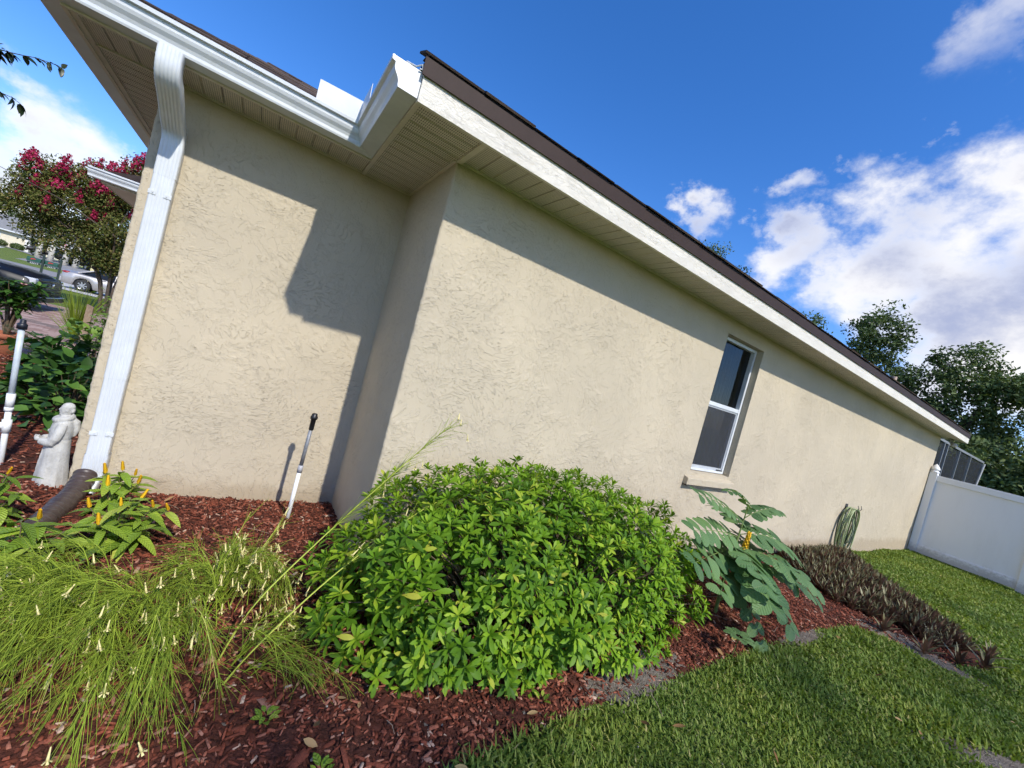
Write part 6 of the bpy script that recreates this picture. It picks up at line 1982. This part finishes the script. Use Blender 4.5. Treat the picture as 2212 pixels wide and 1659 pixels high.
# pale trunks across the street (palms whose heads the myrtle hides)
M_PALM = m_noisy('pale_palm_trunk', (.60, .56, .49), (.74, .69, .60), 5, .9, .02)
M_FROND = m_leaf('palm_frond', [(0, (.03, .06, .02)), (1, (.09, .13, .04))], .5, .2, .35)
for i, (x, y, lb) in enumerate([(-26.0, 82, 'pale palm trunk next to the far flag'), (-24.2, 80, 'pale palm trunk between the flag and the far pickup'), (-22.3, 78, 'pale palm trunk right of the far pickup'), (-21.0, 77, 'pale palm trunk left of the olive SUV')]):
    z_ = G(x, y); o = thing('palm_tree', (x, y, z_), lb, 'tree', 'palms across the street')
    s = MB(); s.tube([(x, y, z_-.2), (x+.05, y, z_+2), (x+.15, y, z_+4.2), (x+.2, y, z_+5.6)], [.34, .24, .20, .17], 10); part('trunk', s, M_PALM, o, True)
    V = []; F = []; b = 0
    for k2 in range(13):
        a = k2*2.4; tv, tf = leaf_tpl(1.9, .5, 6, -.3, .75, .4); el = .9-.1*k2; xa = np.array([[math.cos(a)*math.cos(el), math.sin(a)*math.cos(el), math.sin(el)]])
        V.append(tv@rot_from(xa, np.array([[0, 0, 1.]]))[0].T+np.array((x+.2, y, z_+5.6))); F.append(tf+b); b += len(tv)
    mk('crown', np.concatenate(V), np.concatenate(F), M_FROND, o, True, rnd=RNG.random(b))

# dark trees closing the street
for i, (x, y, w_, h_, lb) in enumerate([(-8, 70, 5, 6, 'dark leafy tree behind the silver car'), (-14, 120, 9, 8, 'far tree mass right of the far houses'), (2, 95, 8, 8, 'far tree hidden mostly by the house corner'), (-48, 130, 10, 9, 'far tree behind the cream house')]):
    z_ = G(x, y); o = thing('street_tree', (x, y, z_), lb, 'tree', 'trees along the street')
    s, ends = limbs((x, y, z_), h_*.8, .8, 6, 300+i, .25); part('trunk', s, M_BARK, o, True)
    k2 = 90; d = RNG.normal(0, 1, (k2, 3)); d /= np.linalg.norm(d, axis=1, keepdims=True)
    C = np.array((x, y, z_+h_*.55))+d*np.array((w_*.5, w_*.5, h_*.42))*RNG.uniform(.4, 1, (k2, 1))
    V, F, rr_ = leaf_clumps(C, RNG.uniform(.5, 1.0, (k2, 1))*np.ones((1, 3)), 36, .34, .2, 310+i); mk('crown', V, F, M_OAK, o, rnd=rr_)

# ---- bushes past the house corner
M_DK = m_leaf('dark_green_leaf', [(0, (.022, .060, .012)), (.5, (.045, .115, .020)), (.85, (.08, .18, .03)), (1, (.14, .25, .045))], .5, .25, .25)
M_MID = m_leaf('mid_green_leaf', [(0, (.07, .145, .024)), (.5, (.14, .255, .04)), (1, (.23, .35, .065))], .5, .25, .25)
def bush(name, x, y, rx_, ry_, rz_, n, L, Wd, mat, seed, label, lift=.0, group='bushes beside the front walk', big=60):
    z_ = G(x, y); o = thing(name, (x, y, z_), label, 'bush', group); rg = np.random.default_rng(seed)
    d = rg.normal(0, 1, (n, 3)); d[:, 2] = np.abs(d[:, 2]); d /= np.linalg.norm(d, axis=1, keepdims=True)
    l_ = 1+.18*np.sin(d[:, 0]*5+seed)*np.cos(d[:, 1]*6)+.1*np.sin(d[:, 2]*11)
    P = np.array((x, y, z_+.04+lift))+d*np.array((rx_, ry_, rz_))*(l_*rg.uniform(.45, 1.02, n)**.6)[:, None]
    tv, tf = leaf_tpl(L, Wd, 4, .2, .3, .42)
    xa = d*.8+rg.normal(0, .5, (n, 3)); xa[:, 2] *= .6; za = d*.4+np.array((0, 0, 1.))+rg.normal(0, .35, (n, 3))
    R = rot_from(xa, za)*rg.uniform(.65, 1.15, n)[:, None, None]; rn = rg.random(n)
    sc_ = -np.linalg.norm(P-CAM, axis=1); od = np.argsort(-sc_)
    me = [mesh_of('leaf', tv, tf, mat, True, None, [q]*len(tv)) for q in (0, .3, .6)]
    for i in od[:big]:
        put('leaf', me[int(rg.integers(3))], o, orient(R[i], P[i], z_ and o.location))
    r_ = od[big:]; V, F, rr_ = scatter(tv, tf, R[r_], P[r_], rn[r_]); mk('foliage', V, F, mat, o, True, rnd=rr_)['kind'] = 'stuff'
    s = MB()
    for i in range(0, n, max(1, n//40)):
        e = Vector(P[i]); s.tube([(x+(e.x-x)*.2, y+(e.y-y)*.2, z_-.02), Vector((x, y, z_)).lerp(e, .6)+Vector((0, 0, .04)), e], [.006, .005, .002], 4, False)
    part('stems', s, M_STEM, o)
    return o
bush('leafy_bush', -1.50, 5.55, .30, .45, .60, 420, .13, .085, M_DK, 501, 'dark broad leaved bush behind the stone friar')
bush('leafy_bush', -1.22, 5.0, .22, .5, .52, 240, .12, .075, M_DK, 505, 'dark broad leaved bush pressed to the house front by the corner')
bush('leafy_bush', -1.62, 7.1, .32, .6, .78, 520, .095, .055, M_MID, 502, 'lighter green bush farther along the house front')
bush('leafy_bush', -1.85, 10.2, .40, .6, 1.05, 420, .08, .05, M_DK, 503, 'tall dark bush near the wooden stake')
bush('leafy_bush', -2.45, 12.3, .55, .8, 1.25, 420, .09, .05, M_MID, 504, 'far bush under the flowering tree by the garage')
# wispy upright shrub
W = Wires(); rg = np.random.default_rng(520); wx, wy = -2.85, 11.2; z_ = G(wx, wy)
for i in range(240):
    a = rg.uniform(0, 6.28); o_ = rg.uniform(.05, .42); hh = rg.uniform(.45, 1.15); t = np.linspace(0, 1, 6)[:, None]
    P = np.array((wx, wy, z_))+np.concatenate([o_*math.cos(a)*t**1.5, o_*math.sin(a)*t**1.5, hh*t], 1); W.add(P, .006, .002, rg.random()*.5)
o = thing('wispy_shrub', (wx, wy, z_), 'wispy olive green upright shrub at the driveway edge', 'shrub'); W.obj('stems', M_RUS, o)
# rosemary sprawling over the pavers
W = Wires(); wx, wy = -1.90, 7.45; z_ = G(wx, wy)
for i in range(26):
    a = rg.uniform(2.4, 3.7); L = rg.uniform(.3, .62); t = np.linspace(0, 1, 10)[:, None]
    P = np.array((wx, wy, z_+.1))+np.concatenate([L*math.cos(a)*t, L*math.sin(a)*t*.8, .42*t*rg.uniform(.4, 1.2)-.12*t*t], 1); W.add(P, .006, .002, .2)
    for j in range(34):
        q = P[int(rg.integers(1, 10))]+rg.normal(0, .008, 3); d = rg.normal(0, 1, 3); d[2] = abs(d[2])*.6; d /= np.linalg.norm(d); W.add(np.stack([q, q+d*.035]), .0035, .001, rg.random()*.45)
o = thing('rosemary', (wx, wy, z_), 'needle leaved herb sprawling over the edge of the paver driveway', 'plant')
M_ROS = m_leaf('rosemary_needles', [(0, (.02, .035, .018)), (1, (.07, .095, .045))], .6, .1, .3); W.obj('stems', M_ROS, o)
# wooden stake
o = thing('wooden_stake', (-2.26, 9.3, G(-2.26, 9.3)), 'weathered wooden stake between the bushes', 'stake'); z_ = G(-2.26, 9.3)
s = MB(); s.add([(-2.30, 9.28, z_-.1), (-2.22, 9.28, z_-.1), (-2.22, 9.32, z_-.1), (-2.30, 9.32, z_-.1), (-2.30, 9.28, z_+.90), (-2.22, 9.28, z_+.87), (-2.22, 9.32, z_+.87), (-2.30, 9.32, z_+.90)], [(0,3,2,1),(4,5,6,7),(0,1,5,4),(1,2,6,5),(2,3,7,6),(3,0,4,7)]); part('post', s, m_noisy('weathered_wood', (.28, .20, .14), (.40, .30, .21), 14, .9, .01), o)
# terracotta pot with a flowering plant
px_, py_ = -2.66, 8.05; z_ = G(px_, py_)+.01
pot = thing('plant_pot', (px_, py_, z_), 'terracotta pot at the left edge holding a leafy plant', 'pot')
s = MB(); s.lathe([(.11, 0), (.13, .02), (.155, .22), (.16, .24), (.18, .245), (.185, .305), (.165, .31), (.16, .28)], (px_, py_, z_), 24); part('pot', s, m_noisy('terracotta', (.30, .10, .055), (.38, .14, .075), 8, .8, .004), pot, True)
s = MB(); s.lathe([(.158, .26), (.1, .275), (.01, .28)], (px_, py_, z_), 16); part('soil', s, m_soil(), pot)
ad = thing('potted_plant', (px_, py_, z_+.25), 'potted shrub with long dark leaves and one pink bloom', 'plant')
s = MB(); rg = np.random.default_rng(530); me = [mesh_of('leaf', *leaf_tpl(.16, .05, 4, .25, .22+.1*v_, .6), M_DK, True, None, [v_*.3]*15) for v_ in range(3)]
for i in range(9):
    a = i*.75; e = Vector((px_+rg.uniform(.05, .30)*math.cos(a), py_+rg.uniform(.05, .3)*math.sin(a), z_+rg.uniform(.66, 1.0)))
    s.tube(resample([(px_, py_, z_+.25), Vector((px_, py_, z_+.45)).lerp(e, .4), e], 6), [.02, .017, .014, .011, .009, .006], 6)
    for j in range(46):
        b_ = rg.uniform(0, 6.28); el = rg.uniform(-.3, .9); xa = np.array([[math.cos(b_)*math.cos(el), math.sin(b_)*math.cos(el), math.sin(el)]])
        put('leaf', me[int(rg.integers(3))], ad, orient(rot_from(xa, np.array([[0, 0, 1.]]))[0]*rg.uniform(.7, 1.1), Vector(e).lerp(Vector((px_, py_, z_+.4)), .5*(j/46)**1.5), ad.location))
part('stem', s, M_STEM, ad, True)
s = MB()
for i in range(5):
    a = 2*math.pi*i/5; tv, tf = leaf_tpl(.05, .04, 3, .3, -.1, .55); R = rot_from(np.array([[math.cos(a), math.sin(a), .5]]), np.array([[0, 0, 1.]]))[0]; s.add(tv@R.T+np.array((px_+.12, py_-.22, z_+.98)), tf.tolist())
part('flower', s, m_plain('pale_pink_petals', (.75, .38, .38), .5), ad, True)

# ---- branch of a tree standing left of the view
M_MAGL = m_leaf('dark_overhead_leaf', [(0, (.008, .018, .010)), (.6, (.018, .038, .018)), (1, (.05, .06, .028))], .4, .12, .4)
bx, by = -2.6, 3.1; z_ = G(bx, by)
ob = thing('overhanging_tree', (bx, by, z_), 'dark leafy twigs reaching into the upper left of the picture', 'tree')
s = MB(); s.tube(resample([(bx, by, z_-.2), (bx+.05, by, 1.0), (bx+.1, by-.02, 2.0), (bx+.2, by-.05, 2.6)], 10), [.05-.003*i for i in range(10)], 8)
tw = [[(bx+.12, by-.03, 2.0), (-1.9, 2.95, 2.06), (-1.35, 2.78, 2.11), (-1.10, 2.75, 2.13), (-1.0, 2.75, 2.16), (-.93, 2.75, 2.165)], [(bx+.1, by-.03, 1.85), (-1.9, 2.95, 1.95), (-1.3, 2.80, 1.96), (-1.08, 2.75, 1.965), (-1.02, 2.75, 1.95)]]
me = [mesh_of('leaf', *leaf_tpl(.074+.008*v_, .040, 4, .2, .25+.15*v_, .45), M_MAGL, True, None, [v_*.3]*15) for v_ in range(3)]
rg = np.random.default_rng(540); ol = ob.location
for ti, t_ in enumerate(tw):
    P = resample(t_, 40); s.tube(P, [.012-.011*i/39 for i in range(40)], 5)
    for j in range(14, 40):
        for q in range((13 if j < 36 else 4) if ti == 0 and j > 26 else 3):
            a = rg.uniform(0, 6.28); T = (P[min(39, j+1)]-P[j-1]).normalized(); d = (T*.6+Vector((math.cos(a)*.6, math.sin(a)*.6, rg.uniform(-.9, .25)))).normalized()
            sc_ = rg.uniform(.7, 1.15)*(1 if j < 34 else .5)
            put('leaf', me[int(rg.integers(3))], ob, orient(rot_from(np.array([tuple(d)]), np.array([[0, 0, 1.]])+rg.normal(0, .3, (1, 3)))[0]*sc_, P[j], ol))
part('trunk', s, M_BARK, ob, True)
